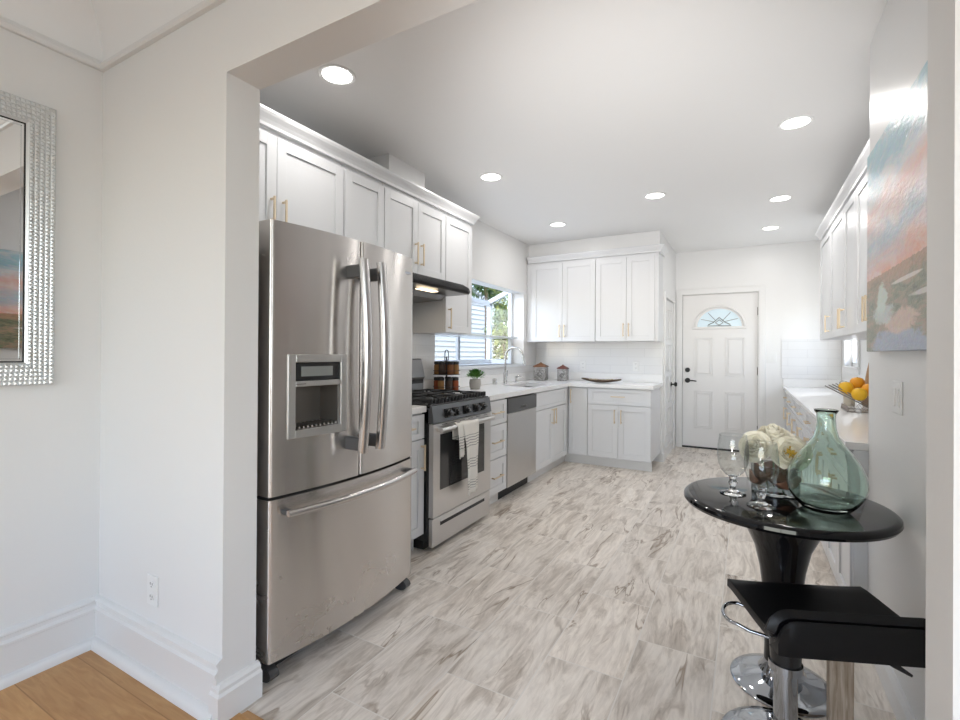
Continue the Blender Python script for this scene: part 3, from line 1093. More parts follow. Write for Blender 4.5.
ag = MB().lathe([(0.024, 0), (0.024, 0.055), (0.02, 0.064), (0, 0.066)], 20).build('air_gap', NICKEL, smooth=40)
ag.location = (-2.33, 4.49, 0.916)
tag(ag, 'short nickel cylinder cap on the counter left of the faucet', 'air gap cap')

# ------------------------------------------------------------------ refrigerator
FX0, FXB = -2.40, -1.632     # back, front of body
FY0, FY1 = 1.168, 2.040
fr = thing('refrigerator', 'large stainless french door refrigerator with dispenser', 'refrigerator', ((FX0 + FXB) / 2, (FY0 + FY1) / 2, 0))
ox, oy = (FX0 + FXB) / 2, (FY0 + FY1) / 2
hwf = (FY1 - FY0) / 2
MB().box(FX0 - ox, FXB - ox, -hwf + 0.004, hwf - 0.004, 0.05, 1.715, 0.004).build('cabinet_body', FSIDE, fr)


def fx(y, bulge=0.048):
    return -1.549 + bulge * (1 - (y / hwf) ** 2) - ox


def curved_door(ya, yb, z0, z1, hole=None):
    """curved steel door; hole=(ya,yb,z0,z1) opens a pocket in the front"""
    m = MB()
    xb = FXB + 0.006 - ox
    ys = [ya + (yb - ya) * k / 24 for k in range(25)]
    if hole:
        ys = sorted(set(ys + [hole[0], hole[1]]))
    zs = [z0, z1] if not hole else [z0, hole[2], hole[3], z1]
    rr = 0.012

    def fxe(y):
        x = fx(y)
        d = min(y - ya, yb - y)
        if d < rr:
            x -= rr - math.sqrt(max(0, rr * rr - (rr - d) ** 2))
        return x
    ys = sorted(set(ys + [ya + 0.002, ya + 0.005, ya + 0.009, yb - 0.002, yb - 0.005, yb - 0.009]))
    F = {}
    for i, y in enumerate(ys):
        for j, z in enumerate(zs):
            F[i, j] = m.bm.verts.new((fxe(y), y, z))
    for i in range(len(ys) - 1):
        for j in range(len(zs) - 1):
            if hole and hole[0] - 1e-6 <= ys[i] and ys[i + 1] <= hole[1] + 1e-6 and j == 1:
                continue
            m.bm.faces.new((F[i, j], F[i + 1, j], F[i + 1, j + 1], F[i, j + 1]))
    n, J = len(ys) - 1, len(zs) - 1
    B = {(i, j): m.bm.verts.new((xb, ys[i], zs[j])) for i in (0, n) for j in range(J + 1)}
    for j in range(J):
        m.bm.faces.new((F[0, j], F[0, j + 1], B[0, j + 1], B[0, j]))
        m.bm.faces.new((F[n, j], B[n, j], B[n, j + 1], F[n, j + 1]))
        m.bm.faces.new((B[0, j], B[0, j + 1], B[n, j + 1], B[n, j]))
    m.bm.faces.new([F[i, J] for i in range(n + 1)] + [B[n, J], B[0, J]])
    m.bm.faces.new([F[i, 0] for i in range(n, -1, -1)] + [B[0, 0], B[n, 0]])
    return m


ZS = 0.698
HOLE = (1.266 - oy, 1.478 - oy, 0.945, 1.208)
ds0 = 1.597 - oy
ld = curved_door(-hwf, ds0 - 0.003, ZS + 0.006, 1.745, HOLE).build('left_door', STEEL, fr, smooth=35)
rd = curved_door(ds0 + 0.003, hwf, ZS + 0.006, 1.745).build('right_door', STEEL, fr, smooth=35)
fz = curved_door(-hwf, hwf, 0.082, ZS - 0.006).build('freezer_drawer', STEEL, fr, smooth=35)
MB().box(FXB - ox, fx(0) - 0.06, -hwf + 0.004, hwf - 0.004, ZS - 0.01, ZS + 0.01).build('door_gap', BLACKM, fr)
m = MB()
m.box(FXB - 0.2 - ox, FXB + 0.03 - ox, -hwf + 0.012, hwf - 0.012, 0.022, 0.075)
m.build('kick_grille', BLACKM, fr)
for y in (-hwf + 0.03, hwf - 0.03):
    m = MB()
    m.prism([(u * 0.05, v * 0.028) for u, v in [(math.cos(a * PI / 12), math.sin(a * PI / 12)) for a in range(24)]], lambda u, v, w: (FXB + 0.035 - ox + u, y + w, 0.0285 + v), -0.02, 0.02)
    m.build('foot', DGREY, fr, smooth=40)
for y in (-hwf + 0.04, hwf - 0.05):
    MB().box(FXB - 0.08 - ox, FXB + 0.04 - ox, y - 0.03, y + 0.03, 1.716, 1.742, 0.006).build('hinge_cover', FSIDE, fr)
MB().box(fx(-hwf + 0.06) - 0.06, fx(-hwf + 0.06) - 0.03, -hwf + 0.02, -hwf + 0.06, 1.70, 1.72).build('door_gasket', BLACKM, ld)
# dispenser


def follow(m):
    for v in m.bm.verts:
        v.co.x += (fx(v.co.y) - xh) * 1.0
    return m


m = MB()
xh = fx((HOLE[0] + HOLE[1]) / 2)
rim = 0.032
xo0, xo1 = xh - 0.034, xh + 0.006
m.box(xo0, xo1, HOLE[0] - rim, HOLE[0], HOLE[2] - rim, HOLE[3] + rim, 0.003, 2)
m.box(xo0, xo1, HOLE[1], HOLE[1] + rim, HOLE[2] - rim, HOLE[3] + rim, 0.003, 2)
m.box(xo0, xo1, HOLE[0] - 0.001, HOLE[1] + 0.001, HOLE[3], HOLE[3] + rim, 0.003, 2)
m.box(xo0, xo1, HOLE[0] - 0.001, HOLE[1] + 0.001, HOLE[2] - rim, HOLE[2], 0.003, 2)
zsp = 1.125
m.box(xo0, xo1, HOLE[0] - 0.001, HOLE[1] + 0.001, zsp - 0.012, zsp + 0.010, 0.003, 2)
follow(m)
dp = m.build('dispenser_frame', mat('dispenser_silver', (0.50, 0.49, 0.475), 0.35, 0.8), ld)
follow(MB().box(xh - 0.03, xh - 0.002, HOLE[0], HOLE[1], zsp + 0.01, HOLE[3], 0.002)).build('control_panel', BLACK, dp)
follow(MB().box(xh - 0.004, xh + 0.001, HOLE[0] + 0.028, HOLE[1] - 0.04, 1.153, 1.192)).build('display', mat('display_grey', (0.22, 0.23, 0.22), 0.25), dp)
m = MB()
xbk = FXB + 0.008 - ox
m.box(xbk, xbk + 0.003, HOLE[0], HOLE[1], HOLE[2], zsp)
m.box(xbk, xh - 0.012, HOLE[0], HOLE[0] + 0.003, HOLE[2], zsp)
m.box(xbk, xh - 0.004, HOLE[1] - 0.003, HOLE[1], HOLE[2], zsp)
m.box(xbk, xh - 0.004, HOLE[0], HOLE[1], HOLE[2], HOLE[2] + 0.003)
m.box(xbk, xh - 0.004, HOLE[0], HOLE[1], zsp - 0.003, zsp)
m.build('recess', mat('recess_grey', (0.17, 0.155, 0.14), 0.35, 0.7), dp)
m = MB()
m.box(xbk + 0.003, xbk + 0.03, HOLE[0] + 0.02, HOLE[0] + 0.06, 1.03, zsp - 0.003, 0.004)
m.build('paddle', DGREY, dp)
m = MB()
for k in range(10):
    y = HOLE[0] + 0.012 + k * 0.021
    m.box(xbk + 0.006, xh - 0.006, y, y + 0.008, HOLE[2] + 0.003, HOLE[2] + 0.012, 0.001)
m.build('drip_grille', STEELL, dp)


# door handles: tall bowed bars
def bar_handle(y, z0, z1, parent):
    m = MB()
    n = 20
    pts = []
    for k in range(n + 1):
        t_ = k / n
        bow = 0.022 * math.sin(PI * t_)
        pts.append((fx(y) + 0.088 + bow, y, z0 + (z1 - z0) * t_))
    # flat oval section
    rings = []
    for p in pts:
        sq = lambda c: math.copysign(abs(c) ** 0.6, c)
        rings.append([m.bm.verts.new((p[0] + 0.018 * sq(math.cos(2 * PI * k / 12)), p[1] + 0.020 * sq(math.sin(2 * PI * k / 12)), p[2])) for k in range(12)])
    for A, B in zip(rings, rings[1:]):
        for k in range(12):
            m.bm.faces.new((A[k], A[(k + 1) % 12], B[(k + 1) % 12], B[k]))
    m.bm.faces.new(rings[0][::-1])
    m.bm.faces.new(rings[-1])
    o = m.build('handle', STEELH, parent, smooth=50)
    for z in (z0 + 0.035, z1 - 0.05):
        MB().box(fx(y) - 0.004, fx(y) + 0.090, y - 0.012, y + 0.012, z - 0.028, z + 0.028, 0.004).build('handle_mount', DGREY, o)
    return o


bar_handle(1.520 - oy, 0.825, 1.645, ld)
bar_handle(1.628 - oy, 0.825, 1.645, rd)
m = MB()
pts = []
for k in range(21):
    t_ = k / 20
    y = -hwf + 0.045 + (2 * hwf - 0.09) * t_
    pts.append((fx(y) + 0.042 + 0.012 * math.sin(PI * t_), y, 0.640))
m.tube(pts, 0.014, 12)
o = m.build('handle', STEELH, fz, smooth=50)
for y in (-hwf + 0.06, hwf - 0.06):
    MB().box(fx(y) - 0.004, fx(y) + 0.045, y - 0.012, y + 0.012, 0.630, 0.650, 0.003).build('handle_mount', DGREY, o)
# small badge on right door
MB().box(fx(hwf - 0.07) - 0.001, fx(hwf - 0.07) + 0.004, hwf - 0.095, hwf - 0.045, 1.655, 1.668, 0.001).build('badge', CHROME, rd)

# ------------------------------------------------------------------ range
RY0, RY1 = 2.452, 3.220
rg = thing('range', 'stainless gas range with black grates and oven window', 'stove', (-2.06, (RY0 + RY1) / 2, 0))
rx, ry = -2.06, (RY0 + RY1) / 2
h = (RY1 - RY0) / 2
xfr = -1.735 - rx
MB().box(-2.405 - rx, xfr, -h, h, 0.06, 0.895, 0.003).build('body', BLACK, rg)
MB().box(-2.36 - rx, xfr - 0.05, -h + 0.02, h - 0.02, 0.0, 0.06).build('plinth', BLACKM, rg)
# oven door
m = MB()
xd0, xd1 = xfr + 0.001, xfr + 0.034
wa, wb, wz0, wz1 = -h + 0.078, h - 0.10, 0.375, 0.730
for ya, yb, za, zb in ((-h + 0.004, wa, 0.215, 0.800), (wb, h - 0.004, 0.215, 0.800), (wa, wb, 0.215, wz0), (wa, wb, wz1, 0.800)):
    m.box(xd0, xd1, ya, yb, za, zb)
dr = m.build('oven_door', STEELL, rg)
MB().box(xd0 + 0.004, xd1 - 0.003, wa, wb, wz0, wz1).build('oven_window', mat('oven_glass', (0.03, 0.03, 0.03), 0.06), dr)
m = MB()
m.tube([(xd1 + 0.038, -h + 0.03, 0.765), (xd1 + 0.038, h - 0.03, 0.765)], 0.015, 12)
o = m.build('door_handle', STEELL, dr, smooth=50)
for y in (-h + 0.05, h - 0.05):
    MB().box(xd1 - 0.001, xd1 + 0.036, y - 0.014, y + 0.014, 0.753, 0.777, 0.003).build('handle_mount', STEELL, o)
m = MB()
for k in range(6):
    y = -h + 0.10 + k * 0.11
    m.box(xd1 - 0.002, xd1 + 0.0015, y, y + 0.06, 0.789, 0.7925)
m.build('vent_slots', BLACKM, dr)
# drawer
m = MB()
m.box(xd0, xd1 - 0.004, -h + 0.004, h - 0.004, 0.030, 0.205, 0.003)
m.box(xd1 - 0.004, xd1 + 0.004, -h + 0.09, h - 0.09, 0.172, 0.180, 0.002)
dw_ = m.build('storage_drawer', STEELL, rg)
MB().box(xd1 - 0.0045, xd1 - 0.003, -h + 0.09, h - 0.09, 0.147, 0.172).build('pull_slot', BLACKM, dw_)
# control panel
m = MB()
m.prism([(xfr - 0.02, 0.806), (xd1 + 0.004, 0.806), (xd1 - 0.012, 0.912), (xfr - 0.05, 0.918)], lambda u, v, w: (u, w, v), -h, h)
cp = m.build('control_panel', mat('panel_grey', (0.10, 0.10, 0.102), 0.3, 0.5), rg)
for y in (-h + 0.17, -h + 0.265, -h + 0.40, -h + 0.535, -h + 0.63):
    m = MB()
    m.lathe([(0.026, 0), (0.026, 0.008), (0.021, 0.010), (0.019, 0.028), (0, 0.030)], 18)
    m.box(-0.005, 0.005, -0.021, 0.021, 0.02, 0.038, 0.002)
    o = m.build('knob', BLACK, cp, smooth=40)
    o.rotation_euler = (0, PI / 2 - 0.15, 0)
    o.location = (xd1 + 0.002, y, 0.854)
    MB().box(xd1 - 0.014, xd1 + 0.0035, y - 0.038, y + 0.038, 0.827, 0.886, 0.001).build('knob_plate', BLACK, cp)
# cooktop and grates
MB().box(-2.33 - rx, xfr + 0.012, -h, h, 0.896, 0.922, 0.004).build('cooktop', BLACK, rg)
for gy0, gy1 in ((-h + 0.02, -0.005), (0.005, h - 0.02)):
    m = MB()
    gx0, gx1 = -2.29 - rx, xfr - 0.005
    zt = 0.955
    for y in (gy0 + 0.008, gy1 - 0.008):
        m.box(gx0, gx1, y - 0.007, y + 0.007, zt - 0.014, zt, 0.002)
    for x in (gx0 + 0.008, gx1 - 0.008, (gx0 + gx1) / 2):
        m.box(x - 0.007, x + 0.007, gy0, gy1, zt - 0.014, zt, 0.002)
    for cx in (gx0 + (gx1 - gx0) * 0.25, gx0 + (gx1 - gx0) * 0.75):
        cy = (gy0 + gy1) / 2
        for a in range(4):
            c, s = math.cos(a * PI / 2), math.sin(a * PI / 2)
            x0_, y0_ = cx + c * 0.045, cy + s * 0.045
            x1_, y1_ = cx + c * 0.14, cy + s * 0.17
            m.box(min(x0_, x1_) - 0.005, max(x0_, x1_) + 0.005, min(y0_, y1_) - 0.005, max(y0_, y1_) + 0.005, zt - 0.010, zt + 0.002, 0.0015)
    n_ = 9
    for k in range(n_):      # front teeth
        y = gy0 + 0.012 + (gy1 - gy0 - 0.024) * k / (n_ - 1)
        m.box(gx1 - 0.016, gx1 + 0.008, y - 0.006, y + 0.006, zt - 0.03, zt + 0.003, 0.002)
    for x in (gx0 + 0.01, gx1 - 0.01):
        for y in (gy0 + 0.01, gy1 - 0.01):
            m.box(x - 0.007, x + 0.007, y - 0.007, y + 0.007, 0.922, zt - 0.01)
    m.build('grate', IRON, rg)
    for cx in (gx0 + (gx1 - gx0) * 0.25, gx0 + (gx1 - gx0) * 0.75):
        MB().lathe([(0.05, 0.9222), (0.05, 0.930), (0.036, 0.932), (0.036, 0.942), (0.03, 0.945), (0, 0.945)], 20, (cx, (gy0 + gy1) / 2, 0)).build('burner', IRON, rg, smooth=40)
m = MB()
m.prism([(-2.405, 0.90), (-2.335, 0.90), (-2.335, 1.03), (-2.32, 1.05), (-2.325, 1.075), (-2.355, 1.19), (-2.365, 1.20), (-2.405, 1.20)], lambda u, v, w: (u - rx, w, v), -h, h)
m.build('backguard', mat('backguard_grey', (0.20, 0.20, 0.205), 0.3, 0.7), rg)
MB().box(-2.335 - rx, -2.331 - rx, -h + 0.005, h - 0.005, 1.0, 1.03).build('backguard_vent', BLACKM, rg)

# dish towel over the oven handle
tw = thing('dish_towel', 'white dish towel with dark stripes hanging on the oven handle', 'towel', (xd1 + 0.038 + rx, 2.84, 0.765))
TOWEL = mat('towel_cotton', (0.74, 0.71, 0.66), 0.9)
P_ = N(TOWEL, 'SeparateXYZ')
L(TOWEL, objco(TOWEL), P_.inputs[0])
wv = mathn(TOWEL, 'FRACT', mathn(TOWEL, 'MULTIPLY', P_.outputs[2], 55))
ln_ = mathn(TOWEL, 'LESS_THAN', wv, 0.30)
bands = ramp(TOWEL, [(0, (0, 0, 0)), (0.13, (1, 1, 1)), (0.24, (0, 0, 0)), (0.41, (1, 1, 1)), (0.55, (0, 0, 0)), (0.70, (1, 1, 1)), (0.86, (0, 0, 0))], 'CONSTANT')
L(TOWEL, mathn(TOWEL, 'MULTIPLY_ADD', P_.outputs[2], 2.0, 1.0), bands.inputs[0])
L(TOWEL, mixc(TOWEL, mathn(TOWEL, 'MULTIPLY', ln_, mathn(TOWEL, 'MULTIPLY', bands.outputs[0], 0.75)), (0.74, 0.71, 0.66), (0.14, 0.13, 0.13)), bsdf(TOWEL).inputs['Base Color'])


def towel_piece(ya, yb, front, back, taper, seed):
    rnd = random.Random(seed)
    ph = rnd.random() * 6

    def fn(u, v):
        # v: 0 back hem -> over bar -> 1 front hem
        Lb, Lf = back, front
        arcl = PI * 0.0195
        tot = Lb + arcl + Lf
        s = v * tot
        R = 0.0195
        if s < Lb:
            x, z = -R, -(Lb - s)
            d = Lb - s
        elif s < Lb + arcl:
            a = PI - (s - Lb) / R
            x, z = R * math.cos(a), R * math.sin(a)
            d = 0
        else:
            x, z = R, -(s - Lb - arcl)
            d = s - Lb - arcl
        yc = (ya + yb) / 2
        y = yc + (u - 0.5) * (yb - ya) * (1 - taper * min(1, d / 0.3)) + (0.02 * d if x > 0 else 0)
        k = min(1, d / 0.12)
        if x > 0:
            x += (0.010 + 0.008 * math.sin(u * 11 + ph)) * k
        return (x, y, z + (u - 0.5) * 0.015 * (1 if x > 0 else -1))
    return MB().grid(fn, 14, 44)


towel_piece(-0.12, 0.09, 0.47, 0.10, 0.30, 1).build('towel_cloth', TOWEL, tw, smooth=True, solid=0.004)
towel_piece(-0.19, -0.125, 0.20, 0.09, -0.15, 4).build('towel_fold', TOWEL, tw, smooth=True, solid=0.004)

# ------------------------------------------------------------------ range hood
hd = thing('range_hood', 'slim stainless under-cabinet range hood above the range', 'range hood', (-2.14, (2.452 + 3.172) / 2, 1.68))
hh = (3.172 - 2.452) / 2
f_ = lambda u, v, w: (u + 2.14, w, v - 1.68)
MB().prism([(-2.42, 1.812), (-2.10, 1.812), (-1.93, 1.775), (-1.875, 1.742), (-1.865, 1.720), (-1.875, 1.700), (-2.42, 1.690)], f_, -hh, hh).build('canopy', STEELD, hd)
m = MB()
for k in range(30):
    y = -hh + 0.012 + k * (2 * hh - 0.03) / 29
    m.prism([(-1.930, 1.776), (-1.874, 1.743), (-1.862, 1.720), (-1.870, 1.704), (-1.866, 1.704), (-1.858, 1.720), (-1.870, 1.747), (-1.928, 1.780)], f_, y, y + 0.010)
m.build('vent_grille', BLACKM, hd)
MB().box(-1.99 + 2.14, -1.935 + 2.14, -0.17, 0.03, 0.006, 0.0125, 0.002).build('lamp', HOODLAMP, hd)
m = MB()
m.prism([(-2.36, 1.688), (-2.02, 1.690), (-2.06, 1.655), (-2.30, 1.645)], f_, -hh + 0.10, hh - 0.10)
m.build('filter_housing', STEELD, hd)
hl = bpy.data.lights.new('hood_light', 'AREA')
hl.size, hl.energy, hl.color = 0.12, 1.0, (1, 0.85, 0.65)
hlo = bpy.data.objects.new('hood_light', hl)
hlo.parent = hd
hlo.location = (0.18, -0.07, 0.002)
COL.objects.link(hlo)

# ------------------------------------------------------------------ dishwasher
dwm = thing('dishwasher', 'stainless dishwasher with dark control strip next to the sink base', 'dishwasher', (-2.08, 3.9415, 0))
hh = 0.3155
MB().box(-0.30, 0.298, -hh + 0.002, hh - 0.002, 0.11, 0.874).build('tub', DGREY, dwm)
MB().box(0.299, 0.325, -hh + 0.003, hh - 0.003, 0.112, 0.735, 0.003).build('door', steel('dishwasher_steel', (0.56, 0.545, 0.53), 0.33), dwm)
m = MB()
m.box(0.299, 0.327, -hh + 0.003, hh - 0.003, 0.738, 0.866, 0.004)
c = m.build('control_strip', mat('strip_grey', (0.10, 0.10, 0.10), 0.3, 0.5), dwm)
MB().box(0.3255, 0.3285, -0.06, 0.06, 0.765, 0.79, 0.001).build('pocket_handle', BLACK, c)
MB().box(0.20, 0.235, -hh + 0.003, hh - 0.003, 0.0, 0.105).build('kick_plate', BLACKM, dwm)

# ------------------------------------------------------------------ spice rack
sx, sy, sz = -2.27, 3.47, 0.9165
rk = thing('spice_rack', 'black wire two tier spice carousel with loop handle', 'spice rack', (sx, sy, sz))
m = MB()
m.lathe([(0.05, 0), (0.05, 0.006), (0.008, 0.008), (0.006, 0.30)], 20)
m.build('post', BLACKM, rk, smooth=40)
for z in (0.008, 0.145):
    m = MB()
    m.lathe([(0.02, z), (0.115, z), (0.115, z + 0.004), (0.02, z + 0.004)], 28, cap=False)
    m.tube([(0.115 * math.cos(2 * PI * k / 28), 0.115 * math.sin(2 * PI * k / 28), z + 0.035) for k in range(28)], 0.0025, 6, True)
    m.tube([(0.012 * math.cos(2 * PI * k / 12), 0.012 * math.sin(2 * PI * k / 12), z + 0.002) for k in range(12)], 0.01, 6, True)
    m.build('tier', BLACKM, rk)
MB().tube([(0, -0.028, 0.27), (0, -0.028, 0.33), (0, -0.018, 0.352), (0, 0, 0.358), (0, 0.018, 0.352), (0, 0.028, 0.33), (0, 0.028, 0.27), (0, 0, 0.262)], 0.004, 8, True).build('loop_handle', BLACKM, rk, smooth=50)
JG = glass('jar_glass', (0.95, 0.93, 0.90))
spices = [mat('spice_' + n, c, 0.9) for n, c in (('paprika', (0.25, 0.06, 0.02)), ('cumin', (0.30, 0.16, 0.06)), ('pepper', (0.06, 0.04, 0.03)), ('cinnamon', (0.20, 0.08, 0.03)))]
cn = ['paprika red', 'tan', 'dark pepper', 'cinnamon brown']
for ti, z in enumerate((0.0125, 0.1495)):
    for k in range(7):
        a = 2 * PI * k / 7 + 0.2 + ti * 0.1
        px, py = sx + 0.082 * math.cos(a), sy + 0.082 * math.sin(a)
        j = thing('spice_jar', '', 'spice jar', (px, py, sz + z), 0, 'spice jars on the %s tier of the black carousel' % ('lower', 'upper')[ti])
        j['label'] = 'glass spice jar with black lid on the %s tier of the black carousel' % ('lower', 'upper')[ti]
        MB().lathe([(0.026, 0), (0.028, 0.004), (0.028, 0.075), (0.024, 0.082), (0.024, 0.084)], 16).build('jar', spices[(k + ti) % 4], j, smooth=40)
        MB().lathe([(0.0285, 0.0842), (0.0285, 0.108), (0.027, 0.110), (0, 0.110)], 16).build('lid', BLACKM, j, smooth=40)


# ------------------------------------------------------------------ leaves and plants
def leaf_card(m, p, d, upv, ln, wd):
    d = d.normalized()
    s = d.cross(upv)
    if s.length < 1e-3:
        s = d.cross(Vector((1, 0, 0)))
    s.normalize()
    n = s.cross(d)
    a = m.bm.verts.new(p)
    b = m.bm.verts.new(p + d * ln * 0.5 + s * wd * 0.5 + n * ln * 0.06)
    c = m.bm.verts.new(p + d * ln - n * ln * 0.08)
    e = m.bm.verts.new(p + d * ln * 0.5 - s * wd * 0.5 + n * ln * 0.06)
    f = m.bm.verts.new(p + d * ln * 0.5)
    m.bm.faces.new((a, b, f))
    m.bm.faces.new((b, c, f))
    m.bm.faces.new((c, e, f))
    m.bm.faces.new((e, a, f))


def leafmat(name, c0, c1):
    m = mat(name, c0, 0.5)
    n = noise(m, 14, geopos(m), 2)
    r = ramp(m, [(0.35, c0), (0.65, c1)])
    L(m, n.outputs[0], r.inputs[0])
    L(m, r.outputs[0], bsdf(m).inputs['Base Color'])
    return m


LEAF = leafmat('herb_leaf', (0.05, 0.16, 0.03), (0.16, 0.34, 0.08))
pt = thing('potted_plant', 'small leafy green plant in a grey stone pot on the counter', 'plant', (-2.19, 3.83, 0.9165))
CONC = paint('grey_stone', (0.42, 0.40, 0.37), 0.8, 0.3, 40)
MB().lathe([(0.042, 0), (0.052, 0.02), (0.055, 0.06), (0.050, 0.092), (0.044, 0.092), (0.044, 0.08), (0, 0.08)], 24).build('pot', CONC, pt, smooth=40)
m = MB()
rnd = random.Random(3)
for k in range(230):
    a, b = rnd.uniform(0, 2 * PI), rnd.uniform(0.05, 1.25)
    d = Vector((math.sin(b) * math.cos(a), math.sin(b) * math.sin(a), math.cos(b)))
    p = Vector((0, 0, 0.09)) + Vector((d.x * 0.088, d.y * 0.088, d.z * 0.075)) * rnd.uniform(0.4, 1.0)
    leaf_card(m, p, (d + Vector((rnd.uniform(-.5, .5), rnd.uniform(-.5, .5), rnd.uniform(-.3, .4)))), Vector((0, 0, 1)), rnd.uniform(0.03, 0.045), 0.026)
m.build('foliage', LEAF, pt, smooth=False, fix=False)
m = MB()
for k in range(8):
    a = 2 * PI * k / 8
    m.tube([(0.01 * math.cos(a), 0.01 * math.sin(a), 0.078), (0.045 * math.cos(a), 0.045 * math.sin(a), 0.135)], 0.002, 5)
m.build('stems', LEAF, pt)

# ------------------------------------------------------------------ canisters and tray on the back counter
TIN = mat('galvanised_tin', (0.30, 0.29, 0.28), 0.45, 0.6)
_n = noise(TIN, 38, objco(TIN), 5, 0.7, 1.2)
_r = ramp(TIN, [(0.35, (0.12, 0.11, 0.10)), (0.55, (0.36, 0.35, 0.34)), (0.75, (0.55, 0.54, 0.52))])
L(TIN, _n.outputs[0], _r.inputs[0])
L(TIN, _r.outputs[0], bsdf(TIN).inputs['Base Color'])


def canister(label, loc, rz, w, h, roof, col):
    t = thing('canister', label, 'canister', loc, rz)
    MB().box(-w / 2, w / 2, -w / 2, w / 2, 0, h, w * 0.08, 2).build('tin', TIN, t)
    m = MB()
    m.lathe([(w * 0.74, h + 0.001), (w * 0.74, h + 0.012), (w * 0.10, h + roof), (w * 0.06, h + roof + 0.008), (0, h + roof + 0.009)], 4)
    for v in m.bm.verts:
        x, y = v.co.x, v.co.y
        c, s = math.cos(PI / 4), math.sin(PI / 4)
        v.co.x, v.co.y = x * c - y * s, x * s + y * c
    m.build('lid', col, t)
    m = MB()
    m.tube([(-w * 0.22, -w / 2 - 0.003, h * 0.48 + 0.0), (0, -w / 2 - 0.003, h * 0.48 + w * 0.2), (w * 0.22, -w / 2 - 0.003, h * 0.48), (0, -w / 2 - 0.003, h * 0.48 - w * 0.2)], 0.004, 6, True)
    m.build('emblem', DGREY, t)
    return t


canister('larger grey tin canister with peaked wooden lid in the back corner', (-2.225, 5.53, 0.9165), 0.15, 0.155, 0.165, 0.05, LIDWOOD)
canister('smaller grey tin canister with peaked reddish lid beside the larger one', (-1.965, 5.60, 0.9165), 0.1, 0.118, 0.145, 0.045, mat('rust_lid', (0.14, 0.05, 0.035), 0.6))
tr = thing('tray', 'long dark boat shaped wooden tray on the back counter', 'tray', (-1.465, 5.48, 0.921), -0.10)


def tray_fn(inner):
    def fn(u, v):
        s = (u - 0.5) * 2
        w = 0.085 * math.sqrt(max(0.0, 1 - s * s)) ** 1.1 - (0.006 if inner else 0)
        w = max(w, 0.002)
        q = (v - 0.5) * 2
        zc = 0.034 * abs(s) ** 2.0
        return (s * 0.235, q * w, (0.004 if inner else 0.0) + zc + 0.032 * (q * q) * (1 - 0.6 * abs(s)))
    return fn


MB().grid(tray_fn(False), 30, 10).build('tray_body', TRAYWOOD, tr, smooth=True, solid=0.006)
m = MB()
rnd = random.Random(5)
for k in range(26):
    s = rnd.uniform(-0.13, 0.13)
    m.sphere((s, rnd.uniform(-0.03, 0.03), 0.026 + abs(s) * 0.06), 0.012, 8, 6, (1, 1, 0.8))
m.build('beads', mat('pale_beads', (0.45, 0.38, 0.28), 0.5), tr, smooth=True)['kind'] = 'stuff'


# ------------------------------------------------------------------ outlets and switches
def plate(name, label, cat, loc, rz, kind='outlet', w=0.072, h=0.116):
    t = thing(name, label, cat, loc, rz)
    MB().box(-w / 2, w / 2, -0.006, -0.0005, -h / 2, h / 2, 0.002).build('cover_plate', PLATE, t)
    if kind == 'outlet':
        for z in (-0.024, 0.024):
            m = MB()
            m.prism([(0.017 * math.cos(2 * PI * k / 16), z + 0.014 * math.sin(2 * PI * k / 16)) for k in range(16)], f3, -0.0085, -0.0055)
            s = m.build('socket', PLATE, t)
            m = MB()
            m.box(-0.008, -0.0055, -0.0092, -0.0084, z - 0.001, z + 0.008)
            m.box(0.0055, 0.008, -0.0092, -0.0084, z - 0.001, z + 0.007)
            m.box(-0.002, 0.002, -0.0092, -0.0084, z - 0.010, z - 0.006)
            m.build('slots', SLOT, s)
    else:
        n = 1 if w < 0.1 else 2
        for k in range(n):
            c = (k - (n - 1) / 2) * 0.046
            MB().box(c - 0.015, c + 0.015, -0.0095, -0.0055, -0.032, 0.032, 0.001).build('rocker', PLATE, t)
    return t


plate('wall_outlet', 'white duplex outlet low on the near wall above the baseboard', 'outlet', (-1.994, Y0, 0.327), 0)
plate('wall_outlet', 'white outlet on the back tile behind the tray', 'outlet', (-1.79, YB - 0.008, 1.10), 0)
plate('wall_outlet', 'white outlet on the back tile beside the entry recess', 'outlet', (-1.15, YB - 0.008, 1.105), 0)
plate('light_switch', 'white light switch between entry door and counter', 'light switch', (0.262, YE, 1.215), 0, 'switch', 0.115)
plate('light_switch', 'white light switch on the wall below the painting', 'light switch', (XP, 2.21, 1.10), -PI / 2, 'switch', 0.118)

# ------------------------------------------------------------------ downlights
pos = [(-1.777, 1.711, 'near the opening above the fridge'), (-1.747, 3.283, 'above the gap between range hood and window'), (-1.76, 4.83, 'nearest the back cabinets on the left'),
       (-0.70, 4.345, 'in the middle of the ceiling'), (0.245, 3.37, 'nearest on the right side'), (0.25, 4.94, 'second on the right side'), (0.219, 6.04, 'nearest the entry door')]
dl = None
for x, y, lb in pos:
    lab = 'round white recessed downlight ' + lb
    if dl is None:
        dl = thing('ceiling_downlight', lab, 'ceiling light', (x, y, ZC), 0, 'recessed kitchen downlights')
        MB().lathe([(0.072, -0.001), (0.090, -0.001), (0.090, -0.004), (0.086, -0.008), (0.072, -0.006)], 36, cap=False).build('trim_ring', PLATE, dl, smooth=40)
        MB().lathe([(0, -0.0045), (0.072, -0.0045), (0.072, -0.0015), (0, -0.0015)], 36, cap=False).build('lens', LENS, dl)
        r = dl
    else:
        r = dup(dl, (x, y, ZC), 0, lab)
    d = bpy.data.lights.new('downlight', 'AREA')
    d.shape = 'DISK'
    d.size = 0.13
    d.energy = DOWNLIGHT_W
    d.color = (1.0, 0.975, 0.945)
    o = bpy.data.objects.new('downlight_lamp', d)
    o.location = (x, y, ZC - 0.006)
    COL.objects.link(o)

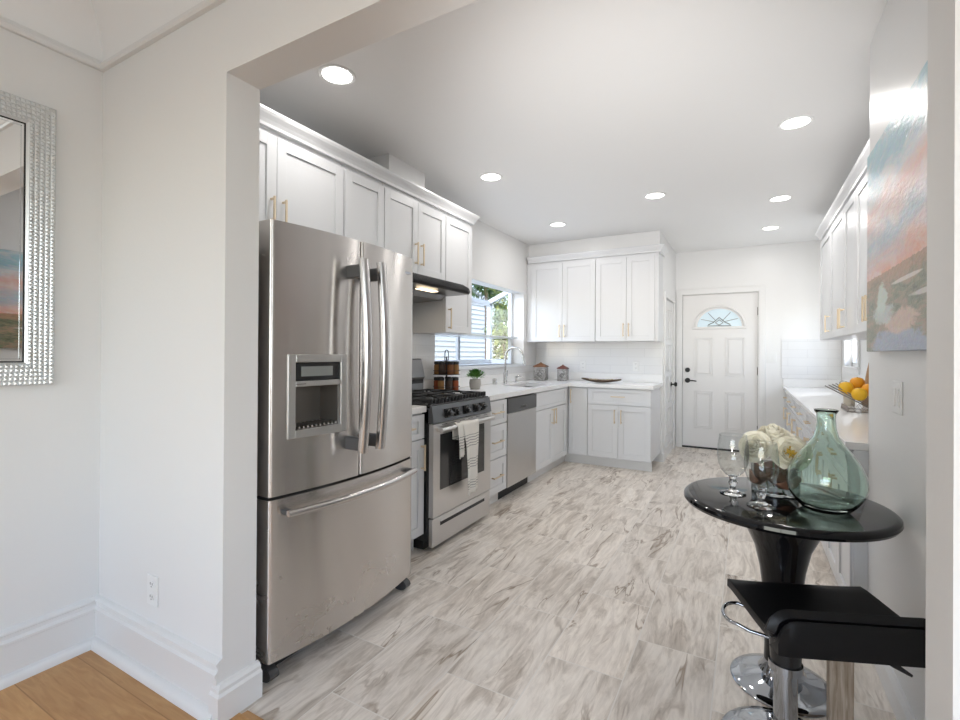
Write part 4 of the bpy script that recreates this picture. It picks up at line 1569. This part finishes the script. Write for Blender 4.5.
# ------------------------------------------------------------------ painting on the pier
PY0, PY1, PZ0, PZ1 = 1.40, 2.50, 1.265, 2.065
pn = thing('painting', 'unframed canvas painting of a pastel sunset marsh on the right wall', 'painting', (XP, (PY0 + PY1) / 2, PZ0))


def painting_mat():
    m = mat('sunset_oil_paint', (0.5, 0.5, 0.5), 0.30)
    tc = N(m, 'TexCoord')
    P = N(m, 'SeparateXYZ')
    L(m, tc.outputs['Generated'], P.inputs[0])
    y, z = P.outputs[1], P.outputs[2]
    v = mapping(m, tc.outputs['Generated'], (1, 1.2, 2.2))
    n1 = noise(m, 4.0, v, 6, 0.65, 0.8)
    n2 = noise(m, 2.2, mapping(m, tc.outputs['Generated'], (1, 1.0, 2.5), (3, 1, 0)), 5, 0.6, 1.2)
    n3 = noise(m, 26, v, 4, 0.6)
    zz = mathn(m, 'ADD', z, mathn(m, 'MULTIPLY', mathn(m, 'SUBTRACT', n2.outputs[0], 0.5), 0.30))
    sky = ramp(m, [(0.36, (0.74, 0.36, 0.24)), (0.42, (0.70, 0.47, 0.42)), (0.52, (0.42, 0.50, 0.56)), (0.60, (0.66, 0.52, 0.50)), (0.68, (0.70, 0.42, 0.36)), (0.76, (0.60, 0.62, 0.64)), (0.86, (0.30, 0.47, 0.55)), (0.97, (0.36, 0.56, 0.62))])
    L(m, zz, sky.inputs[0])
    cl = ramp(m, [(0.47, (0, 0, 0)), (0.63, (1, 1, 1))])
    L(m, n1.outputs[0], cl.inputs[0])
    skyc = mixc(m, mathn(m, 'MULTIPLY', cl.outputs[0], 0.6), sky.outputs[0], (0.74, 0.66, 0.64))
    n4 = noise(m, 11, mapping(m, tc.outputs['Generated'], (1, 0.9, 2.4)), 6, 0.7, 1.0)
    ln = noise(m, 6, mapping(m, tc.outputs['Generated'], (1, 1, 3)), 6, 0.7, 0.6)
    ld_ = ramp(m, [(0.30, (0.07, 0.09, 0.06)), (0.45, (0.20, 0.21, 0.13)), (0.56, (0.38, 0.26, 0.18)), (0.66, (0.24, 0.29, 0.20)), (0.78, (0.46, 0.36, 0.30))])
    L(m, ln.outputs[0], ld_.inputs[0])

    def blob(cu_, cv_, ru, rv, amt=1.4):
        a_ = mathn(m, 'POWER', mathn(m, 'ABSOLUTE', mathn(m, 'DIVIDE', mathn(m, 'SUBTRACT', y, cu_), ru)), 2.0)
        b_ = mathn(m, 'POWER', mathn(m, 'ABSOLUTE', mathn(m, 'DIVIDE', mathn(m, 'SUBTRACT', z, cv_), rv)), 2.0)
        d_ = mathn(m, 'ADD', mathn(m, 'ADD', a_, b_), mathn(m, 'MULTIPLY', mathn(m, 'SUBTRACT', mathn(m, 'ADD', mathn(m, 'MULTIPLY', n1.outputs[0], 0.45), mathn(m, 'MULTIPLY', n4.outputs[0], 0.55)), 0.5), amt * 2.6))
        r_ = ramp(m, [(0.55, (0.85, 0.85, 0.85)), (1.0, (0, 0, 0))])
        L(m, d_, r_.inputs[0])
        return r_.outputs[0]

    land = ld_.outputs[0]
    band = ramp(m, [(0.27, (0, 0, 0)), (0.345, (1, 1, 1))])
    L(m, mathn(m, 'ADD', z, mathn(m, 'MULTIPLY', mathn(m, 'SUBTRACT', ln.outputs[0], 0.5), 0.12)), band.inputs[0])
    land = mixc(m, mathn(m, 'MULTIPLY', band.outputs[0], 0.7), land, (0.46, 0.24, 0.14))
    land = mixc(m, blob(0.55, 0.03, 0.42, 0.07), land, (0.36, 0.42, 0.55))
    land = mixc(m, blob(0.56, 0.125, 0.20, 0.055), land, (0.66, 0.48, 0.40))
    land = mixc(m, blob(0.74, 0.17, 0.17, 0.055), land, (0.55, 0.60, 0.57))
    land = mixc(m, blob(0.77, 0.235, 0.075, 0.075), land, (0.58, 0.67, 0.61))
    land = mixc(m, blob(0.50, 0.285, 0.16, 0.010, 0.9), land, (0.72, 0.66, 0.60))
    land = mixc(m, blob(0.30, 0.21, 0.18, 0.012, 0.9), land, (0.66, 0.62, 0.58))
    isl = mathn(m, 'GREATER_THAN', mathn(m, 'ADD', z, mathn(m, 'MULTIPLY', n3.outputs[0], 0.02)), 0.365)
    col = mixc(m, isl, land, skyc)
    col = mixc(m, 0.22, col, n3.outputs['Color'], 'OVERLAY')
    L(m, col, bsdf(m).inputs['Base Color'])
    bump(m, mathn(m, 'ADD', n3.outputs[0], n1.outputs[0]), 0.35, 0.006)
    return m


hp = (PY1 - PY0) / 2
MB().box(-0.040, -0.004, -hp, hp, 0, PZ1 - PZ0, 0.002).build('canvas', painting_mat(), pn)
MB().box(-0.006, -0.0005, -hp + 0.03, hp - 0.03, 0.03, PZ1 - PZ0 - 0.03).build('stretcher', wood('stretcher_pine', (0.45, 0.33, 0.2), (0.55, 0.42, 0.28)), pn)

# ------------------------------------------------------------------ mirror on the left wall
MY0, MY1, MZ0, MZ1 = 0.02, 0.827, 1.115, 2.207
mr = thing('wall_mirror', 'rectangular mirror with a beaded silver frame on the left wall', 'mirror', (XL, (MY0 + MY1) / 2, MZ0))
hm, hz = (MY1 - MY0) / 2, MZ1 - MZ0
FW = 0.088
SILVER = mat('silver_leaf', (0.62, 0.63, 0.63), 0.35, 0.6)
MB().box(0.001, 0.012, -hm + 0.02, hm - 0.02, 0.02, hz - 0.02).build('backing', DGREY, mr)
MB().box(0.0121, 0.018, -hm + FW - 0.004, hm - FW + 0.004, FW - 0.004, hz - FW + 0.004).build('mirror_glass', mat('mirror_silver', (0.93, 0.94, 0.94), 0.01, 1.0), mr)
m = MB()
prof = [(0.0, 0.0), (0.0, 0.028), (0.006, 0.033), (FW - 0.008, 0.0275), (FW, 0.0205), (FW, 0.012), (0.02, 0.012), (0.02, 0.0)]
corners = [(-hm, 0), (hm, 0), (hm, hz), (-hm, hz)]
inn = [(1, 1), (-1, 1), (-1, -1), (1, -1)]
rings = []
for (cy, cz), (sy_, sz_) in zip(corners, inn):
    rings.append([m.bm.verts.new((x + 0.001, cy + sy_ * o_, cz + sz_ * o_)) for o_, x in prof])
for i in range(4):
    A, B = rings[i], rings[(i + 1) % 4]
    for k in range(len(prof)):
        q = (k + 1) % len(prof)
        m.bm.faces.new((A[k], A[q], B[q], B[k]))
frm = m.build('frame', SILVER, mr)
# rows of small faceted studs round the frame
m = MB()


def stud(m, y, z, ry, rz, x0=0.031, h=0.006):
    b = [m.bm.verts.new((x0, y + sy_ * ry, z + sz_ * rz)) for sy_, sz_ in ((-1, -1), (1, -1), (1, 1), (-1, 1))]
    t_ = m.bm.verts.new((x0 + h, y, z))
    for k in range(4):
        m.bm.faces.new((b[k], b[(k + 1) % 4], t_))


for off, r in ((0.010, 0.0065), (0.026, 0.0065), (0.042, 0.0065), (0.058, 0.0065), (0.073, 0.0055)):
    st = 0.0145
    x0 = 0.0345 - off * 0.06
    z = off
    while z < hz - off:
        for s in (-1, 1):
            stud(m, s * (hm - off), z, r, r, x0)
        z += st
    y = -hm + off + st
    while y < hm - off - st * 0.5:
        for zz in (off, hz - off):
            stud(m, y, zz, r, r, x0)
        y += st
m.build('studs', mat('stud_silver', (0.70, 0.71, 0.71), 0.3, 0.6), frm)
m = MB()
for ya, yb, za, zb in ((-hm + FW, hm - FW, FW, FW + 0.005), (-hm + FW, hm - FW, hz - FW - 0.005, hz - FW), (-hm + FW, -hm + FW + 0.005, FW, hz - FW), (hm - FW - 0.005, hm - FW, FW, hz - FW)):
    m.box(0.018, 0.0195, ya, yb, za, zb)
m.build('inner_lip', BLACKM, mr)
m = MB()
e_ = FW + 0.012
for ya, yb, za, zb in ((-hm + e_, hm - e_, e_, e_ + 0.003), (-hm + e_, hm - e_, hz - e_ - 0.003, hz - e_), (-hm + e_, -hm + e_ + 0.003, e_, hz - e_), (hm - e_ - 0.003, hm - e_, e_, hz - e_)):
    m.box(0.018, 0.0188, ya, yb, za, zb)
m.build('bevel_line', mat('bevel_silver', (0.75, 0.77, 0.78), 0.1, 1.0), mr)

# ------------------------------------------------------------------ round table
TX, TY, TZ = 0.120, 2.152, 0.70
GLOSS = mat('black_gloss', (0.004, 0.004, 0.005), 0.06)
bsdf(GLOSS).inputs['Specular IOR Level'].default_value = 0.32
tb = thing('bar_table', 'round glossy black pedestal table with a chrome base', 'table', (TX, TY, 0))
R = 0.346
MB().lathe([(0, TZ - 0.034), (R - 0.02, TZ - 0.034), (R - 0.006, TZ - 0.030), (R, TZ - 0.020), (R - 0.002, TZ - 0.009), (R - 0.010, TZ - 0.002), (R - 0.020, TZ), (0, TZ)], 72, cap=False).build('tabletop', GLOSS, tb, smooth=30)
MB().lathe([(0.0, 0.09), (0.060, 0.09), (0.058, 0.14), (0.060, 0.25), (0.066, 0.36), (0.076, 0.44), (0.094, 0.52), (0.122, 0.58), (0.155, 0.625), (0.19, TZ - 0.0345), (0, TZ - 0.0345)], 48, cap=False).build('pedestal', GLOSS, tb, smooth=30)


def chrome_base(rad, neck):
    return MB().lathe([(0, 0), (rad, 0), (rad + 0.002, 0.004), (rad - 0.003, 0.009), (rad * 0.80, 0.014), (rad * 0.55, 0.022), (rad * 0.38, 0.032), (neck * 1.35, 0.052), (neck * 1.1, 0.072), (neck, 0.095), (0, 0.095)], 64, cap=False)


chrome_base(0.172, 0.058).build('base', CHROME, tb, smooth=40)

# ------------------------------------------------------------------ bar stool
bs = thing('bar_stool', 'black low backed swivel bar stool with chrome base in front of the table', 'stool', (0.110, 1.792, 0))
chrome_base(0.184, 0.036).build('base', CHROME, bs, smooth=40)
MB().lathe([(0.033, 0.09), (0.033, 0.255), (0.0, 0.255)], 28, cap=False).build('column', CHROME, bs, smooth=40)
MB().lathe([(0.047, 0.258), (0.047, 0.282), (0.0, 0.282)], 28, cap=False).build('collar', CHROME, bs, smooth=40)
MB().lathe([(0.0, 0.2825), (0.042, 0.2825), (0.046, 0.36), (0.048, 0.412), (0, 0.412)], 28, cap=False).build('sleeve', BLACK, bs, smooth=40)
LEATH = mat('black_leatherette', (0.005, 0.005, 0.006), 0.42)
bsdf(LEATH).inputs['Specular IOR Level'].default_value = 0.3
_n = noise(LEATH, 160, geopos(LEATH), 3)
bump(LEATH, _n.outputs[0], 0.08, 0.001)
A = Vector((-0.057, 1.862))
u_ = Vector((0.925, 0.380)).normalized()
v_ = Vector((0.387, -0.922)).normalized()
bo = Vector((0.110, 1.792))
SW = 0.425
# profile (s along v, z) centre line, front lip -> pan -> low back
cl = [(0.0, 0.447), (0.03, 0.449), (0.10, 0.446), (0.20, 0.440), (0.27, 0.438), (0.295, 0.445), (0.308, 0.462), (0.316, 0.490), (0.322, 0.512), (0.330, 0.522)]


def end_drop(u):
    d = min(u, 1 - u) * SW
    t_ = min(1, d / 0.05)
    return 0.35 + 0.65 * math.sqrt(max(0, 1 - (1 - t_) ** 2))


def seat_fn(u, v):
    t_ = v * (len(cl) - 1)
    i = min(int(t_), len(cl) - 2)
    f = t_ - i
    s = cl[i][0] * (1 - f) + cl[i + 1][0] * f
    z = cl[i][1] * (1 - f) + cl[i + 1][1] * f
    if z > 0.445 and s > 0.25:
        z = 0.445 + (z - 0.445) * end_drop(u)
    p = A + u_ * (u * SW) + v_ * s - bo
    # curl of the front lip at the far side
    e = abs(u - 0.5) * 2
    return (p.x, p.y, z + 0.004 * e ** 4)


m = MB().grid(seat_fn, 40, 36)
st_ = m.build('seat', LEATH, bs, smooth=True)
sm = st_.modifiers.new('thickness', 'SOLIDIFY')
sm.thickness = 0.024
sm.offset = -1 if False else 1
bv = st_.modifiers.new('edge', 'BEVEL')
bv.width = 0.006
bv.segments = 3
bv.limit_method = 'ANGLE'
bv.angle_limit = math.radians(50)
# outer shell of the low back
pts4 = [(0.296, 0.422), (0.347, 0.424), (0.350, 0.440), (0.348, 0.512), (0.341, 0.521), (0.332, 0.515), (0.322, 0.49), (0.312, 0.455)]


def shell_fn(u, v):
    k = min(int(v * 8), 7)
    f = v * 8 - k
    (s0, z0_), (s1, z1_) = pts4[k % 8], pts4[(k + 1) % 8]
    s, z = s0 * (1 - f) + s1 * f, z0_ * (1 - f) + z1_ * f
    z = 0.424 + (z - 0.424) * end_drop(u)
    p = A + v_ * (s - 0.012 * (1 - end_drop(u))) + u_ * (0.003 + u * (SW - 0.006)) - bo
    return (p.x, p.y, z)


m = MB().grid(shell_fn, 40, 8)
bmesh.ops.remove_doubles(m.bm, verts=m.bm.verts, dist=0.0003)
bmesh.ops.holes_fill(m.bm, edges=m.bm.edges)
m.build('back_shell', LEATH, bs, smooth=40)
MB().lathe([(0.0, 0.409), (0.075, 0.409), (0.075, 0.417), (0, 0.417)], 24, cap=False).build('mounting_plate', BLACKM, bs)
# foot rest loop and lever
fwd = Vector((-0.925, 0.38)).normalized()
m = MB()
loop = [(-0.040, 0.0, 0.345), (-0.10, -0.005, 0.352)]
for k in range(13):
    a = -PI * 0.5 - PI * k / 12
    loop.append((-0.135 + 0.045 * math.cos(a), 0.075 + 0.075 * math.sin(a), 0.362))
loop += [(-0.06, 0.13, 0.355), (-0.02, 0.04, 0.345)]
MB().tube(loop, 0.006, 8).build('foot_rest', CHROME, bs, smooth=50)
MB().tube([(0.05, -0.01, 0.406), (0.19, -0.035, 0.402), (0.23, -0.037, 0.388), (0.255, -0.036, 0.375), (0.295, -0.035, 0.355)], [0.005, 0.006, 0.010, 0.009, 0.004], 8).build('height_lever', BLACKM, bs, smooth=50)

# ------------------------------------------------------------------ goblets, vases, flowers on the table
gob = [(0.0, 0.0), (0.046, 0.0), (0.047, 0.003), (0.030, 0.007), (0.014, 0.016), (0.010, 0.026), (0.013, 0.036), (0.017, 0.044), (0.012, 0.053), (0.012, 0.062), (0.018, 0.069), (0.0, 0.0705)]
bowl = [(0.014, 0.0692), (0.026, 0.0745), (0.043, 0.094), (0.053, 0.122), (0.056, 0.155), (0.054, 0.190), (0.050, 0.218), (0.048, 0.2325)]
g1 = thing('goblet', 'clear glass water goblet nearer the left edge of the black table', 'goblet', (-0.047, 2.14, TZ + 0.0006), 0, 'clear glass goblets on the black table')
MB().lathe(gob, 40, cap=False).build('stem', GLASS, g1, smooth=True)
MB().lathe(bowl, 48, cap=False).build('bowl', THIN, g1, smooth=True, solid=0.0012)
dup(g1, (0.047, 2.01, TZ + 0.0006), 0.4, 'clear glass water goblet in front of the white roses')

vs = thing('vase', 'green glass bottle vase with round body and thin neck', 'vase', (0.246, 2.085, TZ + 0.0006))
outer = [(0.0, 0.0), (0.066, 0.0), (0.082, 0.008), (0.105, 0.034), (0.124, 0.068), (0.131, 0.10), (0.127, 0.135), (0.112, 0.175), (0.088, 0.212), (0.062, 0.245), (0.042, 0.275), (0.034, 0.305), (0.031, 0.335), (0.031, 0.362), (0.039, 0.372), (0.040, 0.378)]
inner = [(0.036, 0.378), (0.028, 0.362), (0.028, 0.335), (0.031, 0.305), (0.039, 0.275), (0.058, 0.245), (0.084, 0.212), (0.108, 0.175), (0.123, 0.135), (0.127, 0.10), (0.120, 0.068), (0.101, 0.036), (0.078, 0.016), (0.0, 0.012)]
MB().lathe([(r_ * 0.92, z_ * 0.94) for r_, z_ in outer + inner], 56, cap=False).build('glass', GREENG, vs, smooth=True)

fvx, fvy = 0.098, 2.245
fv = thing('flower_vase', 'low smoked glass vase wrapped in brown leaves holding white roses', 'vase', (fvx, fvy, TZ + 0.0006))
MB().lathe([(0, 0), (0.078, 0), (0.082, 0.004), (0.084, 0.11), (0.080, 0.11), (0.078, 0.010), (0, 0.008)], 40, cap=False).build('glass', GREYG, fv, smooth=40)
BROWN = leafmat('brown_leaf', (0.16, 0.07, 0.04), (0.30, 0.15, 0.09))


def wrap(a0, a1, z0, z1, r, tilt):
    def fn(u, v):
        a = a0 + (a1 - a0) * u + tilt * v
        w = math.sin(PI * min(max(u, 0.02), 0.98)) ** 0.6
        return (r * math.cos(a), r * math.sin(a), z0 + (z1 - z0) * (0.5 + (v - 0.5) * w))
    return MB().grid(fn, 16, 6)


for a0, a1, z0, z1, r, tl in ((-2.0, 0.0, 0.03, 0.115, 0.0735, 0.3), (-3.6, -1.8, 0.03, 0.125, 0.0715, -0.3), (0.2, 2.4, 0.03, 0.11, 0.072, 0.2)):
    wrap(a0, a1, z0, z1, r, tl).build('leaf_lining', BROWN, fv, smooth=True, solid=0.0015)
wrap(-1.55, -0.55, 0.032, 0.085, 0.0875, 0.35).build('leaf_wrap', BROWN, fv, smooth=True, solid=0.002)
wrap(-3.1, -2.2, 0.035, 0.085, 0.0875, -0.3).build('leaf_wrap', BROWN, fv, smooth=True, solid=0.002)
WHITE = mat('rose_petal', (0.95, 0.90, 0.75), 0.7)
YEL = mat('rose_centre', (0.62, 0.40, 0.05), 0.7)
STEM = mat('flower_stem', (0.08, 0.16, 0.05), 0.6)


def rose(label, pos, face, r, seed, open_center):
    t = thing('rose', label, 'flower', pos, 0, 'white roses in the smoked glass vase')
    f = Vector(face).normalized()
    q = f.to_track_quat('Z', 'Y')
    rnd = random.Random(seed)
    m = MB()
    rows = [(1.0, 6, 1.05, 0.10), (0.86, 6, 0.85, 0.02), (0.70, 5, 0.62, -0.02), (0.52, 5, 0.42, -0.02)]
    if not open_center:
        rows += [(0.36, 4, 0.25, 0.0), (0.22, 3, 0.12, 0.02)]
    for ri, (rr_, n, spread, dz) in enumerate(rows):
        for k in range(n):
            a = 2 * PI * k / n + ri * 0.6 + rnd.uniform(-0.15, 0.15)
            wob = rnd.uniform(0.9, 1.1)
            wdt = 2 * PI / n * 0.80

            def fn(u, v, a=a, rr_=rr_, spread=spread, dz=dz, wob=wob, wdt=wdt, ri=ri):
                s = (u - 0.5) * 2
                prof = math.sin(min(1, v * 1.0) * PI / 2)
                rad = rr_ * r * (0.18 + 0.82 * prof) * wob
                rad *= 1 - 0.10 * abs(s) ** 3 * v
                h = r * (0.95 - spread * 0.75) * v ** 1.6 + r * dz - (r * 0.16 * spread * max(0, v - 0.75) * 4 * max(0, v - 0.75))
                h += 0.05 * r * math.sin(s * 5 + ri) * v
                h -= 0.20 * r * abs(s) ** 2.5 * v
                aa = a + s * wdt * (0.35 + 0.65 * v)
                p = Vector((rad * math.cos(aa), rad * math.sin(aa), h))
                return q @ p
            m.grid(fn, 8, 7)
    m.build('petals', WHITE, t, smooth=True, solid=0.0012)
    if open_center:
        m = MB()
        for k in range(46):
            a, b = rnd.uniform(0, 2 * PI), rnd.uniform(0.05, 0.34) * r
            p0 = Vector((b * 0.3 * math.cos(a), b * 0.3 * math.sin(a), 0.02 * r))
            p1 = Vector((b * math.cos(a), b * math.sin(a), r * (0.30 + rnd.uniform(0, 0.14))))
            m.tube([q @ p0, q @ p1], 0.0012, 4)
            m.sphere(q @ p1, 0.0032, 6, 4)
        m.build('stamens', YEL, t)
    tgt = Vector((fvx, fvy, TZ + 0.016)) - Vector(pos)
    tgt.x += (pos[0] - fvx) * 0.35
    tgt.y += (pos[1] - fvy) * 0.35
    MB().tube([(0, 0, 0) if False else tuple(-f * r * 0.02), tuple(Vector((tgt.x * 0.5, tgt.y * 0.5, tgt.z * 0.35))), tuple(tgt)], 0.0035, 6).build('stem', STEM, t)
    return t


rose('left white rose, partly behind the front goblet', (0.035, 2.235, 0.876), (-0.35, -0.85, 0.35), 0.064, 11, False)
rose('open white rose with a golden yellow centre', (0.148, 2.235, 0.862), (0.10, -0.95, 0.28), 0.068, 12, True)
rose('top white rose at the back of the bunch', (0.095, 2.325, 0.900), (0.0, -0.35, 0.9), 0.074, 13, False)
rose('small white rose tucked low on the right next to the green vase', (0.185, 2.345, 0.868), (0.6, -0.5, 0.5), 0.046, 14, False)

# ------------------------------------------------------------------ wooden post beside the table
po = MB().box(-0.033, 0.033, -0.033, 0.033, 0, 0.44, 0.002).build('wooden_post', RAWWOOD)
po.location = (0.276, 1.995, 0)
po.rotation_euler = (0, 0, 0.0)
tag(po, 'short weathered wooden post standing on the tile beside the stool', 'post')

# ------------------------------------------------------------------ wire basket with fruit on the right counter
BX, BY, BZ = 0.70, 4.20, 0.8605
bk = thing('wire_basket', 'slanted silver wire fruit basket on the right counter', 'basket', (BX, BY, BZ), 0)
WIRE = mat('wire_steel', (0.30, 0.28, 0.27), 0.35, 1.0)
m = MB()
for k in range(6):
    y = -0.11 + k * 0.044
    sh = k * 0.026
    m.tube([(-0.225 + sh, y, 0.175 + k * 0.004), (0.02 + sh * 0.8, y * 0.8, 0.035), (0.06 + sh * 0.8, y * 0.8, 0.014)], 0.0042, 6)
    m.tube([(0.20 + sh, y, 0.165), (0.07 + sh * 0.8, y * 0.8, 0.035), (0.0 + sh * 0.8, y * 0.8, 0.014)], 0.0042, 6)
m.build('rods', WIRE, bk, smooth=50)
m = MB()
m.tube([(-0.10, -0.12, 0.004), (0.14, -0.12, 0.004), (0.14, 0.12, 0.004), (-0.10, 0.12, 0.004)], 0.004, 6, True)
for s_ in (-0.12, 0.12):
    m.tube([(-0.10 + 0.24 * k / 12, s_, 0.006 if k % 2 == 0 else 0.040) for k in range(13)], 0.003, 6)
for s_ in (-0.10, 0.14):
    m.tube([(s_, -0.12 + 0.24 * k / 12, 0.006 if k % 2 == 0 else 0.040) for k in range(13)], 0.003, 6)
m.build('wire_foot', WIRE, bk, smooth=50)
ORANGE = mat('orange_peel', (0.85, 0.36, 0.015), 0.4)
_n = noise(ORANGE, 220, objco(ORANGE), 2)
bump(ORANGE, _n.outputs[0], 0.15, 0.002)
YELLOW = mat('lemon_peel', (0.88, 0.50, 0.02), 0.4)
fruit = [(0.610, 4.21, 1.018, YELLOW, 'leftmost yellow orange in the wire basket'), (0.672, 4.13, 0.982, YELLOW, 'front yellow orange in the wire basket'), (0.684, 4.275, 1.050, ORANGE, 'orange on top of the pile in the wire basket'),
         (0.738, 4.20, 1.010, ORANGE, 'right orange in the wire basket, partly hidden by the wall'), (0.700, 4.30, 0.975, YELLOW, 'rear yellow orange low in the wire basket')]
for x, y, z, mm, lb in fruit:
    t = thing('orange', lb, 'fruit', (x, y, z - 0.041), 0, 'oranges in the wire basket')
    MB().lathe([(0, -0.003), (0.013, -0.0015), (0.030, 0.006), (0.041, 0.022), (0.045, 0.042), (0.041, 0.062), (0.030, 0.077), (0.013, 0.0835), (0, 0.084)], 24, cap=False).build('peel', mm, t, smooth=True)
    MB().lathe([(0.005, 0.0835), (0.004, 0.086), (0, 0.0865)], 8, cap=False).build('stem_end', STEM, t)
cu = MB().lathe([(0, 0), (0.032, 0), (0.036, 0.004), (0.038, 0.10), (0.034, 0.10), (0.032, 0.008), (0, 0.006)], 24, cap=False).build('small_cup', mat('beige_ceramic', (0.52, 0.47, 0.38), 0.4), smooth=40)
cu.location = (0.690, 4.62, 0.8605)
tag(cu, 'small beige cup standing behind the wire basket', 'cup')
gd = thing('wooden_ornament', 'tapered brown wooden ornament standing behind the oranges', 'ornament', (0.84, 4.66, 0.8605), 0)
MB().lathe([(0, 0), (0.06, 0), (0.068, 0.02), (0.062, 0.10), (0.048, 0.20), (0.034, 0.29), (0.020, 0.36), (0.008, 0.40), (0, 0.41)], 24, cap=False).build('body', wood('ornament_wood', (0.35, 0.17, 0.07), (0.62, 0.38, 0.20), (8, 8, 2), 0.45), gd, smooth=True)
m = MB()
for a, z in ((-2.0, 0.27), (-2.3, 0.15), (-1.6, 0.12)):
    r_ = 0.0385 if z > 0.2 else 0.056
    m.sphere((r_ * math.cos(a), r_ * math.sin(a), z), 0.014, 10, 8, (0.8, 0.8, 1.4))
m.build('dark_spots', mat('dark_spot', (0.05, 0.02, 0.01), 0.5), gd, smooth=True)

# ------------------------------------------------------------------ outside the garden window
SIDING = mat('white_siding', (0.60, 0.59, 0.57), 0.6)
nb = thing('neighbour_house', 'white lap sided house wall outside the garden window', 'house', (-5.35, 7.0, -0.5))
m = MB()
for k in range(30):
    z = k * 0.105
    m.prism([(0, z), (0.034, z), (0.006, z + 0.1048), (0, z + 0.1048)], lambda u, v, w: (u, w, v), -4.0, 3.2)
m.box(-0.1, 0, -4.0, 3.2, 0, 3.14)
m.build('siding', SIDING, nb)
m = MB()
m.box(0.0, 0.04, 0.75, 1.15, 2.15, 2.75, 0.004)
wf = m.build('window_frame', mat('grey_frame', (0.35, 0.38, 0.42), 0.5), nb)
MB().box(0.03, 0.045, 0.80, 1.10, 2.2, 2.7).build('pane', mat('grey_pane', (0.25, 0.29, 0.33), 0.1), wf)
struct(MB().box(-9, XL - 0.16, 2, 14, -0.55, -0.5).build('ground', mat('soil', (0.25, 0.22, 0.17), 0.9)))
LEAFO = leafmat('garden_leaf', (0.07, 0.15, 0.03), (0.42, 0.44, 0.10))
LEAFD = leafmat('dark_leaf', (0.03, 0.08, 0.02), (0.10, 0.20, 0.06))
BARK = mat('bark', (0.20, 0.13, 0.08), 0.9)


def tree(label, loc, blobs, n, lm, seed, ls=0.11):
    t = thing('garden_tree', label, 'tree', loc, 0)
    MB().tube([(0, 0, 0), (0.02, 0.02, 1.2), (-0.02, 0.0, blobs[0][2])], [0.06, 0.045, 0.025], 8).build('trunk', BARK, t, smooth=True)
    m = MB()
    rnd = random.Random(seed)
    for k in range(n):
        bx, by, bz, br = blobs[rnd.randrange(len(blobs))]
        d = Vector((rnd.gauss(0, 1), rnd.gauss(0, 1), rnd.gauss(0, 1))).normalized()
        p = Vector((bx, by, bz)) + d * br * rnd.uniform(0.45, 1.0)
        leaf_card(m, p, d + Vector((rnd.uniform(-.8, .8), rnd.uniform(-.8, .8), rnd.uniform(-.9, .3))), Vector((0, 0, 1)), ls * rnd.uniform(0.7, 1.3), ls * 0.5)
    m.build('foliage', lm, t, fix=False)
    return t


tree('sunlit yellow green tree seen through the side pane of the garden window', (-3.62, 7.35, -0.5), [(0, 0, 2.2, 0.33), (0.12, 0.1, 1.75, 0.34), (0.05, 0.1, 2.65, 0.36), (0.1, 0.3, 1.3, 0.36)], 2200, LEAFO, 21)
tree('dark green tree spreading above the glass roof of the garden window', (-4.12, 7.6, -0.5), [(-0.23, -0.3, 3.35, 0.5), (-0.43, -1.0, 3.4, 0.5), (-0.13, 0.3, 3.2, 0.5), (-0.33, -0.3, 3.9, 0.6), (0.07, -0.7, 3.6, 0.5)], 2600, LEAFD, 22, 0.14)
tree('tall dark hedge tree far behind the garden window', (-5.6, 11.7, -0.5), [(-0.9, 0, 1.4, 0.9), (0.2, 0, 1.4, 0.9), (1.2, 0, 1.4, 0.9), (-0.9, 0, 2.8, 0.9), (0.2, 0, 2.8, 0.9), (1.2, 0, 2.8, 0.9), (0.2, 0, 4.2, 1.0)], 5200, LEAFD, 23, 0.22)
